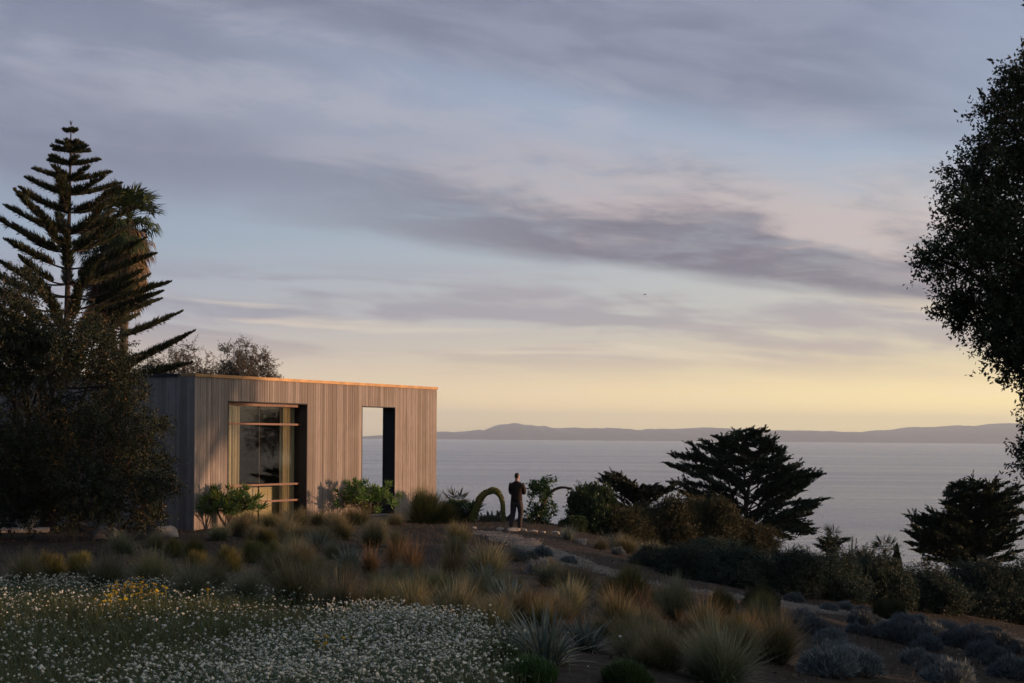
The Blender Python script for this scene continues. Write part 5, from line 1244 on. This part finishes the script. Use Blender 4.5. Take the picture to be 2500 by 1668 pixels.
# ---- leaf litter and thin dry grass over the soil
n_ = 30000; gx_ = rng.uniform(-18, 18, n_); gy_ = rng.uniform(12, 57, n_); k_ = (np.abs(gx_ / gy_) < .36) & ~inside(gx_, gy_)
gx_, gy_ = gx_[k_], gy_[k_]; k_ = ~on_path(gx_, gy_, -.1); gx_, gy_ = gx_[k_], gy_[k_]; n_ = len(gx_)
b = MB(); b.leaves(np.stack([gx_, gy_, ground(gx_, gy_) + .012], 1), np.stack([rng.normal(size=n_), rng.normal(size=n_), rng.normal(0, .25, n_)], 1), rng.uniform(.03, .09, n_), rng.uniform(.015, .04, n_), N=np.tile([0, 0, 1.0], (n_, 1)) + rng.normal(0, .3, (n_, 3)))
tag(b.build('leaf_litter', M['litter']), 'dry leaves and bark chips scattered over the soil', 'leaf litter', kind='stuff')
n_ = 24000; gx_ = rng.uniform(-16, 16, n_); gy_ = rng.uniform(14, 56, n_); k_ = (np.abs(gx_ / gy_) < .36) & ~inside(gx_, gy_) & (pnoise(gx_, gy_, .9, .7) + .25 * np.exp(-((gx_ + .8) / 2.5) ** 2 - ((gy_ - 44) / 7) ** 2) > .53) & ~on_path(gx_, gy_)
gx_, gy_ = gx_[k_], gy_[k_]; n_ = len(gx_)
b = MB(); b.blades(np.stack([gx_, gy_, ground(gx_, gy_) - .01], 1), rng.uniform(0, 6.28, n_), rng.uniform(0, .5, n_), rng.uniform(.2, 1.0, n_), rng.uniform(.08, .24, n_), .008, 3)
tag(b.build('dry_grass', M['dry']), 'thin russet dry grass scattered over the bare soil', 'grass', kind='stuff')

# ================================================================== PERSON
def skin(name, joints, edges, root, mat, parent, sub=2):
    me = bpy.data.meshes.new(name); me.from_pydata([j_[0] for j_ in joints], edges, []); o = link(name, me)
    md = o.modifiers.new('skin', 'SKIN'); md.use_smooth_shade = True
    for i_, j_ in enumerate(joints):
        r_ = j_[1]; me.skin_vertices[0].data[i_].radius = r_ if isinstance(r_, tuple) else (r_, r_); me.skin_vertices[0].data[i_].use_root = (i_ == root)
    sb_ = o.modifiers.new('sub', 'SUBSURF'); sb_.levels = sb_.render_levels = sub
    dg = bpy.context.evaluated_depsgraph_get(); ev = o.evaluated_get(dg); m2 = bpy.data.meshes.new_from_object(ev); m2.materials.clear(); m2.materials.append(mat)
    m2.polygons.foreach_set('use_smooth', np.ones(len(m2.polygons), bool))
    bpy.data.objects.remove(o); o = link(name, m2, parent); return o
M['skin'] = plain('skin', (0.42, 0.25, 0.18), 0.5, 0.4, 0.08, 20)
M['sweater'] = plain('brown_black_sweater', (0.030, 0.022, 0.016), 0.9, 0.1, 0.2, 30)
M['trousers'] = plain('dark_trousers', (0.05, 0.04, 0.036), 0.85, 0.2, 0.2, 12)
M['hair'] = plain('dark_hair', (0.012, 0.010, 0.008), 0.6, 0.3, 0.3, 40)
M['shoe'] = plain('dark_shoes', (0.018, 0.015, 0.013), 0.5, 0.4, 0.2, 10)
pfoot = hit(1185, 1218); per = empty('person', pfoot + np.array([0, 0, .03]), math.radians(-20)); per.scale = (.94, .94, .94); tag(per, 'person in dark sweater and trousers standing with folded arms, facing the sea', 'person')
PS = 1.78 / 1.78
def mirror(j_): return ((-j_[0][0], j_[0][1], j_[0][2]), j_[1])
# facing +Y (away from the camera); x right
J, ED = [], []
def chain(pts, start=None):
    prev = start
    ids = []
    for p_ in pts:
        J.append(p_); i_ = len(J) - 1; ids.append(i_)
        if prev is not None: ED.append((prev, i_))
        prev = i_
    return ids
sp_ = chain([((0, 0, .95), (.145, .10)), ((0, .01, 1.08), (.135, .095)), ((0, .0, 1.25), (.16, .105)), ((0, -.01, 1.40), (.165, .10)), ((0, 0, 1.49), (.075, .065)), ((0, .015, 1.555), (.052, .055)), ((0, .035, 1.63), (.070, .085)), ((0, .035, 1.70), (.072, .092)), ((0, .02, 1.755), (.045, .06))])
chain([((0, .125, 1.625), .012), ((0, .135, 1.61), .010)], sp_[6])                                # nose
for s_ in (-1, 1): chain([((s_ * .080, .03, 1.64), (.008, .02))], sp_[6])                        # ears
feetx = {-1: -.13, 1: .10}
for s_ in (-1, 1):
    hip = (s_ * .09, 0, .90)
    lg = chain([(hip, (.085, .095)), ((s_ * .105 + (.02 if s_ > 0 else 0), .01, .70), .082), ((s_ * .115 + (.01 if s_ > 0 else -.01), .03, .50), .060), ((s_ * .125 + (-.01 if s_ > 0 else -.03), .0, .30), .056), ((s_ * .13 + (-.02 if s_ > 0 else -.035), -.01, .09), .036), ((s_ * .135 + (-.02 if s_ > 0 else -.035), .02, .035), (.04, .032)), ((s_ * .155 + (-.02 if s_ > 0 else -.035), .15, .02), (.042, .022))], sp_[0])
    # arms folded over the chest
    sh = (s_ * .17, -.005, 1.41); el = (s_ * .222, .085, 1.13); wr = (-s_ * .06, .215, 1.18 + .05 * s_)
    ar = chain([(sh, .062), ((s_ * .205, .03, 1.29), .052), (el, .043), ((s_ * .11, .18, 1.15 + .03 * s_), .038), (wr, .026), ((-s_ * .12, .205, 1.19 + .05 * s_), (.03, .016))], sp_[3])
    for k_ in range(4):
        z_ = 1.16 + .05 * s_ + .02 * k_; Lf = (.055, .066, .07, .06)[k_]
        chain([((-s_ * .155, .195, z_), .0085), ((-s_ * (.155 + Lf * .55), .18, z_), .008), ((-s_ * (.155 + Lf), .155, z_ - .004), .007)], ar[-1])
    chain([((-s_ * .11, .195, 1.235 + .05 * s_), .010), ((-s_ * .14, .185, 1.262 + .05 * s_), .008)], ar[-2])
skin('body', J, ED, 0, M['skin'], per, 2)
J, ED = [], []
tor = chain([((0, 0, .84), (.205, .15)), ((0, 0, .92), (.205, .152)), ((0, .0, 1.08), (.185, .140)), ((0, .0, 1.25), (.205, .150)), ((0, -.01, 1.385), (.205, .135)), ((0, -.005, 1.47), (.115, .10)), ((0, .005, 1.525), (.072, .074))])
for s_ in (-1, 1): chain([((s_ * .18, -.005, 1.40), .098), ((s_ * .212, .03, 1.28), .084), ((s_ * .225, .085, 1.13), .070), ((s_ * .11, .185, 1.15 + .03 * s_), .060), ((-s_ * .055, .215, 1.18 + .05 * s_), .046)], tor[4])
skin('sweater', J, ED, 0, M['sweater'], per, 2)
J, ED = [], []
pv_ = chain([((0, 0, 1.0), (.175, .13)), ((0, -.01, .90), (.182, .138))])
for s_ in (-1, 1):
    o_ = (-.02 if s_ > 0 else -.035)
    chain([((s_ * .095, -.005, .80), (.112, .122)), ((s_ * .11 + (.02 if s_ > 0 else 0), .01, .66), .106), ((s_ * .118 + (.01 if s_ > 0 else -.01), .03, .48), .086), ((s_ * .127 + o_ * .6, .0, .28), .080), ((s_ * .132 + o_, -.01, .06), .070)], pv_[1])
skin('trousers', J, ED, 0, M['trousers'], per, 2)
for s_ in (-1, 1):
    o_ = (-.02 if s_ > 0 else -.035)
    skin('shoe', [((s_ * .133 + o_, -.05, .045), (.046, .044)), ((s_ * .136 + o_, .03, .04), (.048, .046)), ((s_ * .15 + o_, .12, .03), (.05, .034)), ((s_ * .16 + o_, .19, .022), (.04, .022))], [(0, 1), (1, 2), (2, 3)], 0, M['shoe'], per, 2)
skin('hair', [((0, -.02, 1.60), (.066, .05)), ((0, .0, 1.67), (.080, .085)), ((0, .01, 1.73), (.077, .088)), ((0, .015, 1.775), (.045, .055))], [(0, 1), (1, 2), (2, 3)], 0, M['hair'], per, 2)
for s_ in (-1, 1):
    b = MB(); b.add(IV * .012, IF); b.build('eye', M['hair'], per, (s_ * .03, .112, 1.665))
b = MB(); b.tube([[-.025, .108, 1.585], [0, .118, 1.583], [.025, .108, 1.585]], .006, 6); b.build('mouth', M['shoe'], per)

# ---- a bird far out over the water
bp = at(1480, 676, 150.0); bd = empty('bird', bp); bd.scale = (.55, .55, .55); tag(bd, 'tiny dark bird gliding in the sky right of centre', 'bird')
b = MB(); b.tube([[-.26, 0, 0], [-.12, 0, .01], [0, 0, .02], [.14, 0, .02], [.24, 0, 0]], [.01, .055, .07, .05, .012], 8); b.build('body', M['black'], bd, smoothed=True)
for s_ in (-1, 1):
    b = MB(); b.add([[.1, 0, .04], [-.08, 0, .04], [.08, s_ * .3, .12], [-.06, s_ * .3, .12], [-.1, s_ * .68, .02], [.1, 0, .015], [-.08, 0, .015], [.08, s_ * .3, .10], [-.06, s_ * .3, .10]], [[0, 1, 3, 2], [5, 7, 8, 6], [0, 2, 7, 5], [1, 6, 8, 3]]); b.add([[.08, s_ * .3, .12], [-.06, s_ * .3, .12], [-.1, s_ * .68, .02], [.08, s_ * .3, .10], [-.06, s_ * .3, .10]], [[0, 1, 2], [3, 2, 4], [0, 2, 3], [1, 4, 2]]); b.build('wing', M['black'], bd)
b = MB(); b.add([[-.2, -.02, 0], [-.2, .02, 0], [-.36, .07, .01], [-.36, -.07, .01], [-.3, 0, .02]], [[0, 1, 2], [0, 2, 3], [0, 4, 1], [1, 4, 2], [3, 4, 0], [2, 4, 3]]); b.build('tail', M['black'], bd)

for o in bpy.data.objects:
    if '_w' in o: del o['_w']
